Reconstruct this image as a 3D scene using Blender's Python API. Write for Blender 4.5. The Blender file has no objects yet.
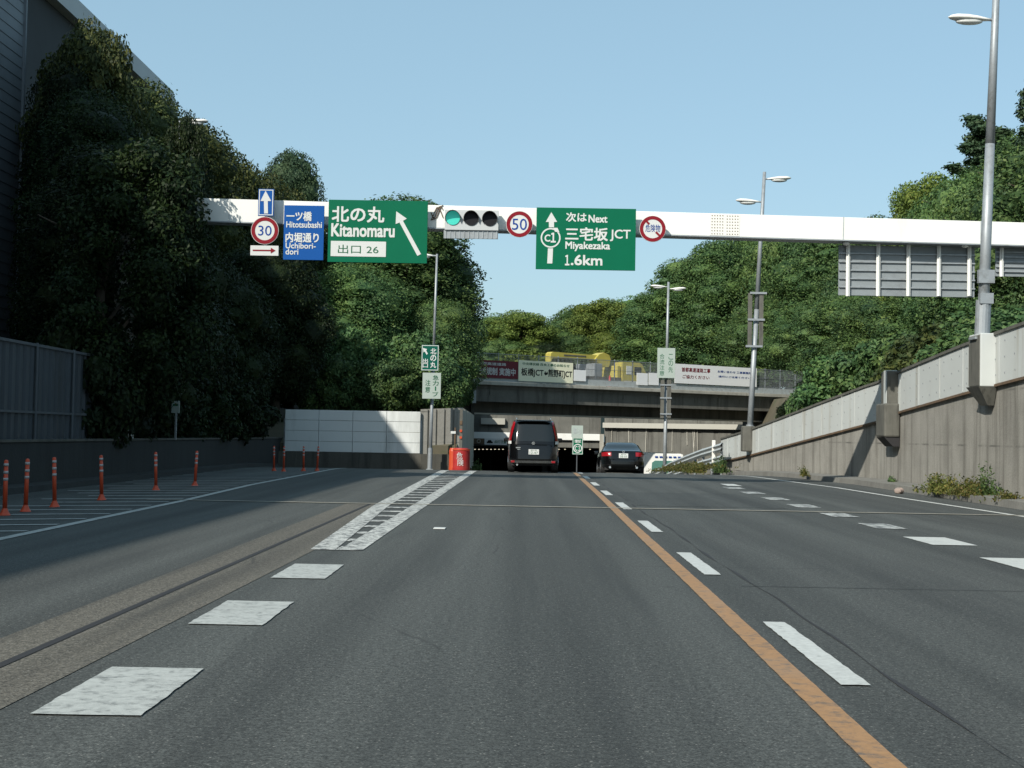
import bpy, bmesh, math, random
import numpy as np
from mathutils import Vector, Matrix
R = math.radians
sc = bpy.context.scene
C = sc.collection
# ------------------------------------------------------------------ camera, sky, sun, exposure
FPX, CZ = 1400.0, 1.3
_y = Vector((16, -51, -FPX)).normalized()
_z = Vector((math.sin(R(1.0)), math.cos(R(1.0)), 0)); _z = (_z - _y * _z.dot(_y)).normalized()
_x = _y.cross(_z)
CAMROT = Matrix((_x, _y, _z))                      # camera axes -> world axes
cam_d = bpy.data.cameras.new('camera'); cam = bpy.data.objects.new('camera', cam_d); C.objects.link(cam)
cam.matrix_world = Matrix.Translation((0, 0, CZ)) @ CAMROT.to_4x4()
cam_d.sensor_width = 36; cam_d.lens = FPX / 1024 * 36; cam_d.clip_start = 0.1; cam_d.clip_end = 5000
sc.camera = cam
LIGHT = Vector((1.0, 1.38, -1.27)).normalized()    # the way the sunlight travels
w = bpy.data.worlds.new('World'); sc.world = w; w.use_nodes = True
nt = w.node_tree; nt.nodes.clear()
sky = nt.nodes.new('ShaderNodeTexSky'); sky.sky_type = 'NISHITA'; sky.sun_disc = False
sky.sun_elevation = math.asin(-LIGHT.z); sky.sun_rotation = math.atan2(-LIGHT.x, -LIGHT.y)
sky.air_density = 1.0; sky.dust_density = 1.6; sky.ozone_density = 1.0
bg = nt.nodes.new('ShaderNodeBackground'); bg.inputs[1].default_value = 0.13
wo = nt.nodes.new('ShaderNodeOutputWorld')
tint = nt.nodes.new('ShaderNodeMix'); tint.data_type = 'RGBA'; tint.blend_type = 'MULTIPLY'; tint.inputs[0].default_value = 1; tint.inputs[7].default_value = (.95, .99, .98, 1)
tint.blend_type = 'MIX'; tint.inputs[0].default_value = .55; tint.inputs[7].default_value = (2.25, 3.75, 4.45, 1)
nt.links.new(sky.outputs[0], tint.inputs[6]); nt.links.new(tint.outputs[2], bg.inputs[0]); nt.links.new(bg.outputs[0], wo.inputs[0])
sd = bpy.data.lights.new('sun', 'SUN'); sd.energy = 4.6; sd.angle = R(0.5); sd.color = (1.0, 0.94, 0.84)
sun = bpy.data.objects.new('sun', sd); C.objects.link(sun)
sun.rotation_euler = LIGHT.to_track_quat('-Z', 'Y').to_euler()
sc.view_settings.view_transform = 'Standard'; sc.view_settings.look = 'None'
sc.view_settings.exposure = 0.32; sc.view_settings.gamma = 1.0; sc.view_settings.use_curve_mapping = False
sc.render.engine = 'CYCLES'
sc.cycles.max_bounces = 6; sc.cycles.transparent_max_bounces = 8

def ray(u, v): return CAMROT @ Vector((u - 512, 384 - v, -FPX))
def at(u, v, Y):
    d = ray(u, v); return Vector((0, 0, CZ)) + d * (Y / d.y)
def horizon(u): return at_v(u)
def s_at(Y): return FPX / Y

# ------------------------------------------------------------------ materials
def new_mat(name):
    m = bpy.data.materials.new(name); m.use_nodes = True
    n = m.node_tree; b = n.nodes['Principled BSDF']; return m, n, b
def N(n, t, **k):
    x = n.nodes.new(t)
    for a, v in k.items(): setattr(x, a, v)
    return x
def noise_out(n, scale, detail=4, rough=.6, stretch=None, coord='Object'):
    tc = N(n, 'ShaderNodeTexCoord'); no = N(n, 'ShaderNodeTexNoise')
    no.inputs['Scale'].default_value = scale; no.inputs['Detail'].default_value = detail; no.inputs['Roughness'].default_value = rough
    if stretch:
        mp = N(n, 'ShaderNodeMapping'); mp.inputs['Scale'].default_value = stretch
        n.links.new(tc.outputs[coord], mp.inputs[0]); n.links.new(mp.outputs[0], no.inputs['Vector'])
    else: n.links.new(tc.outputs[coord], no.inputs['Vector'])
    return no.outputs[0]
def ramp(n, src, a, b, ca=(0, 0, 0, 1), cb=(1, 1, 1, 1)):
    r = N(n, 'ShaderNodeValToRGB'); r.color_ramp.elements[0].position = a; r.color_ramp.elements[1].position = b
    r.color_ramp.elements[0].color = ca; r.color_ramp.elements[1].color = cb
    n.links.new(src, r.inputs[0]); return r.outputs[0]
def mix(n, fac, a, b, mode='MIX'):
    m = N(n, 'ShaderNodeMix', data_type='RGBA', blend_type=mode)
    for s, v in ((m.inputs[0], fac), (m.inputs[6], a), (m.inputs[7], b)):
        if isinstance(v, (int, float)): s.default_value = v
        elif isinstance(v, (tuple, list)): s.default_value = (*v[:3], 1)
        else: n.links.new(v, s)
    return m.outputs[2]
def bump(n, b, src, strength=.3, dist=.01):
    bp = N(n, 'ShaderNodeBump'); bp.inputs['Strength'].default_value = strength; bp.inputs['Distance'].default_value = dist
    n.links.new(src, bp.inputs['Height']); n.links.new(bp.outputs[0], b.inputs['Normal'])
def plain(name, col, rough=.5, metal=0, var=.15, scale=3.0, dirt=None, stretch=None, coat=0, dr=(.5, .72)):
    m, n, b = new_mat(name)
    c2 = tuple(max(0, x * (1 - var)) for x in col); c1 = tuple(x * (1 + var * .5) for x in col)
    c = mix(n, noise_out(n, scale), c2, c1)
    if dirt: c = mix(n, ramp(n, noise_out(n, scale * .9, 6, .7, stretch), *dr), c, dirt)
    n.links.new(c, b.inputs['Base Color']); b.inputs['Roughness'].default_value = rough; b.inputs['Metallic'].default_value = metal
    b.inputs['Coat Weight'].default_value = coat
    if name.startswith('sign_'): b.inputs['Specular IOR Level'].default_value = .12
    return m
def asphalt(name, base, base2, agg=.5):
    m, n, b = new_mat(name)
    big = noise_out(n, .5, 5, .6, (1, .22, 1)); c = mix(n, ramp(n, big, .3, .7), base, base2)
    # long dark and light wheel tracks
    tr = noise_out(n, 1.0, 3, .5, (1.3, .02, 1)); c = mix(n, ramp(n, tr, .35, .68), mix(n, 1.0, c, (.86, .86, .86), 'MULTIPLY'), tuple(x * 1.42 for x in base2))
    fine = noise_out(n, 75, 2, .7); c = mix(n, ramp(n, fine, .36, .62), mix(n, 1.0, c, (.34, .34, .34), 'MULTIPLY'), c)
    mid_ = noise_out(n, 26, 3, .7); c = mix(n, ramp(n, mid_, .38, .60), mix(n, 1.0, c, (.68, .68, .68), 'MULTIPLY'), mix(n, 1.0, c, (1.25, 1.25, 1.25), 'MULTIPLY'))
    tc = N(n, 'ShaderNodeTexCoord'); vo = N(n, 'ShaderNodeTexVoronoi'); vo.inputs['Scale'].default_value = 46
    n.links.new(tc.outputs['Object'], vo.inputs['Vector'])
    sp = ramp(n, vo.outputs['Distance'], .12, .30, (1, 1, 1, 1), (0, 0, 0, 1))
    spn = N(n, 'ShaderNodeMath', operation='MULTIPLY'); n.links.new(sp, spn.inputs[0]); n.links.new(ramp(n, noise_out(n, 30, 1), .5, .62), spn.inputs[1])
    sp2 = N(n, 'ShaderNodeMath', operation='MULTIPLY'); n.links.new(spn.outputs[0], sp2.inputs[0]); sp2.inputs[1].default_value = min(1, agg * 1.5)
    c = mix(n, sp2.outputs[0], c, (.26, .26, .24))
    oil = noise_out(n, 1.0, 4, .6, (2.6, .12, 1)); om = N(n, 'ShaderNodeMath', operation='MULTIPLY'); n.links.new(ramp(n, oil, .52, .74), om.inputs[0]); om.inputs[1].default_value = .55; c = mix(n, om.outputs[0], c, (.026, .029, .029))
    dr = N(n, 'ShaderNodeTexVoronoi'); dr.inputs['Scale'].default_value = .9; n.links.new(tc.outputs['Object'], dr.inputs['Vector']); dk = N(n, 'ShaderNodeMath', operation='MULTIPLY'); n.links.new(ramp(n, dr.outputs['Distance'], .03, .07, (1, 1, 1, 1), (0, 0, 0, 1)), dk.inputs[0]); dk.inputs[1].default_value = .35; c = mix(n, dk.outputs[0], c, (.02, .022, .022))
    # fine cracks and tar patches
    crk = N(n, 'ShaderNodeTexVoronoi', feature='DISTANCE_TO_EDGE'); crk.inputs['Scale'].default_value = .23
    mp = N(n, 'ShaderNodeMapping'); mp.inputs['Scale'].default_value = (1, .6, 1)
    wob = mix(n, .12, tc.outputs['Object'], noise_col(n, 1.6)); n.links.new(wob, mp.inputs[0]); n.links.new(mp.outputs[0], crk.inputs['Vector'])
    ck = ramp(n, crk.outputs[0], .0008, .003, (1, 1, 1, 1), (0, 0, 0, 1))
    ckm = N(n, 'ShaderNodeMath', operation='MULTIPLY'); n.links.new(ck, ckm.inputs[0]); n.links.new(ramp(n, noise_out(n, .4, 2), .52, .6), ckm.inputs[1])
    ck2 = N(n, 'ShaderNodeMath', operation='MULTIPLY'); n.links.new(ckm.outputs[0], ck2.inputs[0]); ck2.inputs[1].default_value = .6
    c = mix(n, ck2.outputs[0], c, (.02, .02, .02))
    n.links.new(c, b.inputs['Base Color']); b.inputs['Roughness'].default_value = .82
    b.inputs['Specular IOR Level'].default_value = .35
    bump(n, b, fine, .5, .006); return m
def noise_col(n, scale):
    tc = N(n, 'ShaderNodeTexCoord'); no = N(n, 'ShaderNodeTexNoise'); no.inputs['Scale'].default_value = scale
    n.links.new(tc.outputs['Object'], no.inputs['Vector']); return no.outputs[1]
def paint_mat(name, col, wear, wearcol=(.06, .065, .065), scale=7, lo=.55, hi=.68):
    m, n, b = new_mat(name)
    c = mix(n, ramp(n, noise_out(n, 22, 3), .3, .7), tuple(x * .78 for x in col), col)
    k = ramp(n, noise_out(n, scale, 8, .75), lo, hi)
    kk = N(n, 'ShaderNodeMath', operation='MULTIPLY'); n.links.new(k, kk.inputs[0]); kk.inputs[1].default_value = wear
    c = mix(n, kk.outputs[0], c, wearcol)
    k2 = ramp(n, noise_out(n, 1.1, 4, .6), .5, .8); k3 = N(n, 'ShaderNodeMath', operation='MULTIPLY'); n.links.new(k2, k3.inputs[0]); k3.inputs[1].default_value = .35
    c = mix(n, k3.outputs[0], c, (.2, .2, .19))
    n.links.new(c, b.inputs['Base Color']); b.inputs['Roughness'].default_value = .65; bump(n, b, noise_out(n, 75, 2, .7), .4, .004); return m
def concrete(name, base, stain, streak=.75, lines=0, bw=.5):
    m, n, b = new_mat(name)
    c = mix(n, ramp(n, noise_out(n, .9, 6, .65), .3, .7), tuple(x * .8 for x in base), tuple(x * 1.12 for x in base))
    st = ramp(n, noise_out(n, 1.0, 6, .7, (2.2, 2.2, .14)), .48, .72)
    s2 = N(n, 'ShaderNodeMath', operation='MULTIPLY'); n.links.new(st, s2.inputs[0]); s2.inputs[1].default_value = streak
    c = mix(n, s2.outputs[0], c, stain)
    lt = ramp(n, noise_out(n, 1.0, 4, .6, (5.2, 5.2, .22)), .66, .74); l2 = N(n, 'ShaderNodeMath', operation='MULTIPLY'); n.links.new(lt, l2.inputs[0]); l2.inputs[1].default_value = .5
    c = mix(n, l2.outputs[0], c, tuple(min(1, x * 1.9) for x in base))
    c = mix(n, ramp(n, noise_out(n, 28, 3), .2, .6), mix(n, 1.0, c, (.75, .75, .75), 'MULTIPLY'), c)
    if lines:
        tc = N(n, 'ShaderNodeTexCoord'); sx = N(n, 'ShaderNodeSeparateXYZ'); n.links.new(tc.outputs['Object'], sx.inputs[0])
        mm = N(n, 'ShaderNodeMath', operation='PINGPONG'); n.links.new(sx.outputs[2], mm.inputs[0]); mm.inputs[1].default_value = lines
        lk = ramp(n, mm.outputs[0], .012, .03, (1, 1, 1, 1), (0, 0, 0, 1))
        lm = N(n, 'ShaderNodeMath', operation='MULTIPLY'); n.links.new(lk, lm.inputs[0]); n.links.new(ramp(n, noise_out(n, .8, 3), .45, .6), lm.inputs[1])
        c = mix(n, lm.outputs[0], c, tuple(x * .4 for x in base))
    n.links.new(c, b.inputs['Base Color']); b.inputs['Roughness'].default_value = .9
    bump(n, b, noise_out(n, 12, 5), .4, .02); return m
def leaf_mat(name, a, bcol, c3, tr=.22):
    m = bpy.data.materials.new(name); m.use_nodes = True; n = m.node_tree; n.nodes.clear()
    g = N(n, 'ShaderNodeNewGeometry'); r = N(n, 'ShaderNodeValToRGB'); e = r.color_ramp.elements
    e[0].position = 0; e[0].color = (*a, 1); e[1].position = 1; e[1].color = (*c3, 1); k = e.new(.55); k.color = (*bcol, 1)
    n.links.new(g.outputs['Random Per Island'], r.inputs[0])
    oi = N(n, 'ShaderNodeObjectInfo'); hs = N(n, 'ShaderNodeHueSaturation')
    mr = N(n, 'ShaderNodeMapRange'); mr.inputs[3].default_value = .8; mr.inputs[4].default_value = 1.2; n.links.new(oi.outputs['Random'], mr.inputs[0]); n.links.new(mr.outputs[0], hs.inputs['Value'])
    mr2 = N(n, 'ShaderNodeMapRange'); mr2.inputs[3].default_value = .487; mr2.inputs[4].default_value = .507; n.links.new(oi.outputs['Random'], mr2.inputs[0]); n.links.new(mr2.outputs[0], hs.inputs['Hue'])
    cl = mix(n, ramp(n, noise_out(n, .55, 3), .35, .65), r.outputs[0], mix(n, 1.0, r.outputs[0], (1.45, 1.25, .9), 'MULTIPLY'))
    n.links.new(cl, hs.inputs['Color'])
    d = N(n, 'ShaderNodeBsdfPrincipled'); d.inputs['Roughness'].default_value = .55; d.inputs['Specular IOR Level'].default_value = .16
    t = N(n, 'ShaderNodeBsdfTranslucent'); ms = N(n, 'ShaderNodeMixShader'); ms.inputs[0].default_value = tr
    o = N(n, 'ShaderNodeOutputMaterial')
    n.links.new(hs.outputs[0], d.inputs['Base Color']); n.links.new(hs.outputs[0], t.inputs[0])
    n.links.new(d.outputs[0], ms.inputs[1]); n.links.new(t.outputs[0], ms.inputs[2]); n.links.new(ms.outputs[0], o.inputs[0]); return m
def glass_dark(name, col=(.012, .016, .018), rough=.06):
    m, n, b = new_mat(name); b.inputs['Base Color'].default_value = (*col, 1); b.inputs['Roughness'].default_value = rough
    b.inputs['Specular IOR Level'].default_value = .45; return m
def emit(name, col, st):
    m, n, b = new_mat(name); b.inputs['Base Color'].default_value = (*col, 1); b.inputs['Emission Color'].default_value = (*col, 1); b.inputs['Emission Strength'].default_value = st; return m

M = {}
M['road'] = asphalt('asphalt', (.054, .060, .058), (.070, .076, .072))
M['road2'] = asphalt('newer_asphalt', (.046, .051, .050), (.056, .062, .060))
M['strip'] = asphalt('weathered_concrete_strip', (.10, .094, .08), (.13, .121, .10), .8)
M['ground'] = plain('soil', (.10, .09, .06), .95, var=.5, scale=.8, dirt=(.05, .07, .03))
M['white_line'] = paint_mat('white_road_paint', (.42, .44, .42), .75, lo=.50, hi=.66, scale=9)
M['white_fresh'] = paint_mat('fresh_white_road_paint', (.50, .52, .50), .8, lo=.58, hi=.72, scale=14)
M['white_worn'] = paint_mat('worn_white_road_paint', (.50, .52, .50), 1.0, lo=.44, hi=.56, scale=5)
M['white_crk'] = paint_mat('cracked_white_road_paint', (.54, .55, .52), .95, lo=.48, hi=.56, scale=8)
M['yellow_line'] = paint_mat('yellow_road_paint', (.34, .19, .082), .8, scale=9, lo=.5, hi=.66)
M['jointc'] = plain('joint_mortar', (.30, .29, .24), .9, var=.4, scale=6, dirt=(.16, .155, .13))
M['dark'] = plain('dark_rubber', (.02, .02, .022), .8, var=.4)
M['conc'] = concrete('stained_concrete', (.268, .262, .235), (.085, .08, .066), .85, lines=.62)
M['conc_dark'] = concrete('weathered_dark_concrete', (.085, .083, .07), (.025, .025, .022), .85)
M['conc_shade'] = concrete('grimy_shaded_concrete', (.020, .023, .023), (.009, .01, .01), .8)  # grimy concrete, its colour darkened further to stand in for deep shade
M['conc_bridge'] = concrete('bridge_concrete', (.135, .135, .12), (.045, .044, .038), .8)
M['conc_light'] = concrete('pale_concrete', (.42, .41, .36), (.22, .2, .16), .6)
M['conc_kerb'] = concrete('kerb_concrete', (.17, .17, .155), (.08, .075, .06), .6)
M['noisep'] = plain('pale_noise_panel', (.62, .65, .64), .6, var=.12, scale=.6, dirt=(.36, .38, .37), stretch=(1, 1, .2))
M['steelp'] = plain('pale_painted_steel', (.47, .50, .49), .55, var=.14, scale=.7, dirt=(.27, .25, .2), stretch=(2.5, 2.5, .12), dr=(.56, .74))
M['rust'] = plain('rusty_steel', (.13, .085, .05), .85, var=.5, scale=6, dirt=(.05, .04, .03))
M['grime'] = plain('grimy_steel', (.11, .11, .095), .8, var=.45, scale=3, dirt=(.035, .035, .03), stretch=(3, 3, .3))
M['galv'] = plain('galvanised_steel', (.30, .33, .35), .5, .35, var=.2, scale=5, dirt=(.2, .21, .21))
M['galv_l'] = plain('light_grey_steel', (.42, .46, .47), .5, .15, var=.12, scale=4, dirt=(.3, .31, .3))
M['dullst'] = plain('dull_dark_steel', (.07, .08, .09), .7, var=.2)
M['galv_m'] = plain('mid_grey_steel', (.22, .25, .265), .6, .1, var=.12, scale=2, dirt=(.17, .19, .2))
M['white_st'] = plain('white_painted_steel', (.72, .73, .70), .45, var=.05, scale=1.2, dirt=(.62, .6, .54), stretch=(1, 1, .3), dr=(.58, .8))
M['signal_grey'] = plain('signal_housing_grey', (.44, .47, .48), .5, var=.06)
M['offwhite'] = plain('off_white_paint', (.70, .70, .66), .5, var=.08)
M['signgreen'] = plain('sign_green', (.0, .115, .058), .6, var=.08, scale=2)
M['signgreen2'] = plain('sign_teal_green', (.002, .085, .06), .6, var=.08, scale=2)
M['signblue'] = plain('sign_blue', (.006, .075, .29), .6, var=.08, scale=2)
M['signwhite'] = plain('sign_white', (.56, .58, .57), .4, var=.05, scale=2)
M['signgrey'] = plain('sign_pale_green', (.34, .40, .37), .45, var=.08, scale=2)
M['signred'] = plain('sign_red', (.20, .012, .02), .4, var=.1, scale=2)
M['signink'] = plain('sign_black', (.015, .015, .015), .4, var=.1)
M['inkblue'] = plain('sign_navy', (.01, .05, .25), .4, var=.1)
M['inkgreen'] = plain('sign_green_lettering', (.02, .12, .06), .4, var=.1)
M['orange'] = plain('orange_plastic', (.48, .06, .018), .5, var=.15, scale=4)
M['redp'] = plain('red_plastic', (.36, .02, .02), .5, var=.2, scale=4, dirt=(.3, .05, .04))
M['refl'] = plain('reflective_band', (.34, .34, .34), .35, var=.05)
M['black_car'] = plain('black_car_paint', (.003, .0035, .004), .12, var=.1)
M['glass'] = glass_dark('tinted_glass')
M['tyre'] = plain('tyre_rubber', (.018, .018, .018), .85)
M['chrome'] = plain('chrome', (.6, .6, .6), .22, .9, var=.05)
M['taillight'] = plain('tail_lamp_red', (.26, .007, .013), .2, var=.1, coat=.4)
M['siding'] = plain('grey_cladding', (.15, .17, .19), .6, var=.15, scale=.5, dirt=(.11, .125, .14))
M['fascia'] = plain('fascia_panel', (.42, .44, .45), .6, var=.1, scale=.5)
M['fencep'] = plain('grey_blue_fence_sheet', (.040, .052, .064), .6, var=.2, scale=.8, dirt=(.03, .036, .04), stretch=(1, 1, .15))
M['truck_y'] = plain('yellow_machine_paint', (.44, .38, .08), .5, var=.15, scale=2, dirt=(.3, .25, .06))
M['cream'] = plain('cream_banner', (.84, .83, .62), .6, var=.05)
M['maroon'] = plain('maroon_banner', (.13, .012, .022), .6, var=.1)
M['bannerw'] = plain('white_banner', (.84, .85, .85), .6, var=.05)
M['creamst'] = plain('cream_steel_duct', (.38, .375, .33), .6, var=.1)
M['tealglass'] = plain('teal_windscreen', (.08, .2, .17), .2, var=.1)
M['bark'] = plain('bark', (.07, .055, .04), .95, var=.5, scale=5)
M['lens_off'] = glass_dark('unlit_signal_lens', (.008, .009, .012), .5); M['lens_off'].node_tree.nodes['Principled BSDF'].inputs['Specular IOR Level'].default_value = .2
M['lens_on'] = emit('lit_green_signal_lens', (.03, .42, .34), .35)
M['lamp_glass'] = plain('lamp_glass', (.62, .64, .62), .25, var=.05)
M['tunnel_lamp'] = emit('tunnel_lamp_glow', (1.0, .9, .65), .8)
M['tile'] = plain('tunnel_wall', (.10, .10, .09), .7, var=.3, scale=.5)
M['stone'] = plain('pinkish_stone', (.3, .24, .21), .9, var=.3, scale=8)
L = {}
L['dark'] = leaf_mat('leaf_shaded_green', (.006, .014, .006), (.010, .022, .008), (.020, .036, .013))  # leaf green with the shade darkened into its colour, for shaded trees
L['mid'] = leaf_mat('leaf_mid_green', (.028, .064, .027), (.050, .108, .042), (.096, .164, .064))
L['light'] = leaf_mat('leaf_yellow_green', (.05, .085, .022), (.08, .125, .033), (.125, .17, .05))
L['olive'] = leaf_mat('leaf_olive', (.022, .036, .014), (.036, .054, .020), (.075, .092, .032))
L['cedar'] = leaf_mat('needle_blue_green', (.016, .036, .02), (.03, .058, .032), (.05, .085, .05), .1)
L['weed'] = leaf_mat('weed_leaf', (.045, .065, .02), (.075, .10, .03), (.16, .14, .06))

# ------------------------------------------------------------------ mesh helpers
class MB:
    def __init__(s): s.bm = bmesh.new()
    def box(s, c, d, rot=None, bev=0):
        r = bmesh.ops.create_cube(s.bm, size=1); vs = r['verts']
        bmesh.ops.scale(s.bm, vec=d, verts=vs)
        if bev:
            es = list({e for v in vs for e in v.link_edges})
            q = bmesh.ops.bevel(s.bm, geom=es, offset=bev, segments=2, affect='EDGES', profile=.5)
            vs = list({v for f in q['faces'] for v in f.verts} | {v for v in vs if v.is_valid})
        if rot is not None: bmesh.ops.rotate(s.bm, matrix=rot, verts=vs, cent=(0, 0, 0))
        bmesh.ops.translate(s.bm, vec=c, verts=vs); return s
    def cyl(s, p0, p1, r0, r1=None, seg=16, caps=True):
        p0 = Vector(p0); p1 = Vector(p1); r1 = r0 if r1 is None else r1; d = p1 - p0
        q = d.to_track_quat('Z', 'Y').to_matrix().to_4x4(); m = Matrix.Translation((p0 + p1) / 2) @ q
        bmesh.ops.create_cone(s.bm, segments=seg, radius1=r0, radius2=max(r1, 1e-4), depth=d.length, cap_ends=caps, cap_tris=False, matrix=m); return s
    def tube(s, pts, r, seg=8):
        for a, b, ra, rb in zip(pts, pts[1:], r, r[1:]): s.cyl(a, b, ra, rb, seg)
        return s
    def sphere(s, c, rad, seg=16, rings=10):
        m = Matrix.Translation(c) @ Matrix.Diagonal((*rad, 1))
        bmesh.ops.create_uvsphere(s.bm, u_segments=seg, v_segments=rings, radius=1, matrix=m); return s
    def face(s, pts): s.bm.faces.new([s.bm.verts.new(p) for p in pts]); return s
    def prism(s, poly, y0, y1):           # polygon in x,z extruded along y
        a = [s.bm.verts.new((p[0], y0, p[1])) for p in poly]; b = [s.bm.verts.new((p[0], y1, p[1])) for p in poly]
        n = len(poly); s.bm.faces.new(a); s.bm.faces.new(b[::-1])
        for i in range(n): s.bm.faces.new((a[i], b[i], b[(i + 1) % n], a[(i + 1) % n]))
        return s
    def ring(s, c, ro, ri, y0, y1, seg=40):
        V = []
        for k in range(seg):
            a = 2 * math.pi * k / seg; cx, cz = math.cos(a), math.sin(a)
            V.append([s.bm.verts.new((c[0] + r * cx, y, c[1] + r * cz)) for r, y in ((ro, y0), (ri, y0), (ri, y1), (ro, y1))])
        for k in range(seg):
            a, b = V[k], V[(k + 1) % seg]
            for j in range(4): s.bm.faces.new((a[j], a[(j + 1) % 4], b[(j + 1) % 4], b[j]))
        return s
    def build(s, name, mat, parent=None, smooth=False, loc=None, rotz=0):
        bmesh.ops.recalc_face_normals(s.bm, faces=s.bm.faces)
        me = bpy.data.meshes.new(name); s.bm.to_mesh(me); s.bm.free(); me.materials.append(mat)
        o = bpy.data.objects.new(name, me); C.objects.link(o)
        if parent: o.parent = parent
        if loc is not None: o.location = loc
        o.rotation_euler.z = rotz
        if smooth: me.shade_smooth()
        return o
def tag(o, label=None, cat=None, group=None, kind=None):
    for k, v in (('label', label), ('category', cat), ('group', group), ('kind', kind)):
        if v: o[k] = v
    return o
def empty(name, loc, label, cat, group=None, rotz=0):
    o = bpy.data.objects.new(name, None); C.objects.link(o); o.location = loc; o.rotation_euler.z = rotz
    o.empty_display_size = .2; return tag(o, label, cat, group)
def dup(root, loc=None, rotz=None, scale=None, label=None, group=None):
    r = root.copy(); C.objects.link(r)
    if loc is not None: r.location = loc
    if rotz is not None: r.rotation_euler.z = rotz
    if scale is not None: r.scale = scale
    if label: r['label'] = label
    if group: r['group'] = group
    for ch in list(root.children):
        c = ch.copy(); C.objects.link(c); c.parent = r
        for g in list(ch.children):
            d = g.copy(); C.objects.link(d); d.parent = c
    return r
def raw_mesh(name, verts, faces, mat):
    me = bpy.data.meshes.new(name); me.from_pydata(verts, [], faces); me.materials.append(mat); me.update(); return me
def struct(name, mb, mat): return tag(mb.build(name, mat), kind='structure')
def text_mesh(mb, body, cx, cz, w, h, y, bold=.02, vertical=False):
    """glyph outlines fitted into a w x h rectangle in the plane y"""
    if vertical:
        n = len(body); ch = h / n
        for i, c in enumerate(body): text_mesh(mb, c, cx, cz + h / 2 - ch * (i + .5), w if c not in 'ー' else w * .2, ch * .86, y, bold)
        return
    cu = bpy.data.curves.new('lettering', 'FONT'); cu.body = body; cu.size = 1; cu.resolution_u = 3
    ob = bpy.data.objects.new('lettering', cu); C.objects.link(ob)
    dg = bpy.context.evaluated_depsgraph_get(); me = bpy.data.meshes.new_from_object(ob.evaluated_get(dg))
    bpy.data.objects.remove(ob); bpy.data.curves.remove(cu)
    if not len(me.vertices): return
    co = np.empty(len(me.vertices) * 3); me.vertices.foreach_get('co', co); co = co.reshape(-1, 3)
    lo, hi = co.min(0), co.max(0); sp = np.maximum(hi - lo, 1e-6)
    e = bold * .75 * h / sp[1] if bold > .012 else 0       # heavier strokes: the same outlines again, a hair apart
    for q, (ox, oz) in enumerate(((0, 0), (e, e), (-e, e), (e, -e), (-e, -e)) if e else ((0, 0),)):
        vs = [mb.bm.verts.new((cx + ((p[0] - lo[0]) / sp[0] - .5) * w + ox, y - .0006 * q, cz + ((p[1] - lo[1]) / sp[1] - .5) * h + oz)) for p in co]
        for p in me.polygons:
            try: mb.bm.faces.new([vs[i] for i in p.vertices])
            except ValueError: pass
    bpy.data.meshes.remove(me)

# ------------------------------------------------------------------ road and ground levels
def zroad(y):
    if y <= 47: return 0.0
    if y <= 62: return -(y - 47) ** 2 / 464.0
    return -(15 ** 2) / 464.0 - (y - 62) * .065
def interp(y, pts):
    if y <= pts[0][0]: return pts[0][1]
    for (a, va), (b, vb) in zip(pts, pts[1:]):
        if y <= b: return va + (vb - va) * (y - a) / (b - a)
    return pts[-1][1]
WX = [(-60, 10.5), (42, 10.5), (48, 9.7), (55, 8.8), (60, 8.3)]
WTOP = [(-60, 4.6), (20, 4.3), (29.7, 3.86), (34, 3.65), (39.5, 3.29), (43, 2.99), (55, 1.69), (60, 1.3)]
WBOT = [(-60, 3.4), (20, 3.1), (29.7, 2.69), (34, 2.46), (39.5, 2.13), (43, 1.79), (55, .67), (60, .3)]
wx = lambda y: interp(y, WX)
def zroad2(y): return interp(y, [(-60, 3.0), (29, 2.5), (43, 1.6), (60, -.1), (98, -2.5), (118, -3.9)])
def zright(y): return interp(y, [(-60, 4), (29, 3.4), (60, 3.2), (90, 4.2), (118, 4.3)])
def zleft(y): return interp(y, [(-60, .2), (56, .2), (60, 1.7), (88, 2.2), (94, 4.2), (118, 4.3)])
def xl(y): return -10.35 if y <= 57.6 else interp(y, [(57.6, -2.9), (118, -4.7)])
def ground_z(x, y):
    if y > 117.9: return 4.3
    if x < xl(y): return zleft(y)
    if x < (wx(y) if y < 60 else 8.2): return zroad(y)
    if x < 15: return zroad2(y)
    if x < 18: return zroad2(y) + (zright(y) - zroad2(y)) * (x - 15) / 3
    return zright(y)
rows = []
ys = [-60, 0, 20, 29, 34, 39, 43] + [47 + i for i in range(11)] + [57.59, 57.61, 58, 60, 60.01, 62, 70, 84, 98, 110, 117.95, 117.96, 400, 4000]
vs, fs = [], []
for y in ys:
    top = y >= 117.955
    a = xl(y); bx = wx(y) + .25 if y <= 60 else 8.2
    zr, z2, zR, zL = (4.3,) * 4 if top else (zroad(y) - .06, zroad2(y), zright(y), zleft(y))
    vs += [(-3000, y, zL), (a - .02, y, zL), (a, y, zr), (bx, y, zr), (bx + .02, y, z2), (15, y, z2), (18, y, zR), (3000, y, zR)]
for i in range(len(ys) - 1):
    for j in range(7):
        if ys[i] == 117.95 and j == 2: continue            # the tunnel mouth is open
        fs.append((i * 8 + j, i * 8 + j + 1, i * 8 + j + 9, i * 8 + j + 8))
o = bpy.data.objects.new('ground', raw_mesh('ground', vs, fs, M['ground'])); C.objects.link(o); tag(o, kind='structure')
ER = random.Random(3)
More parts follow.
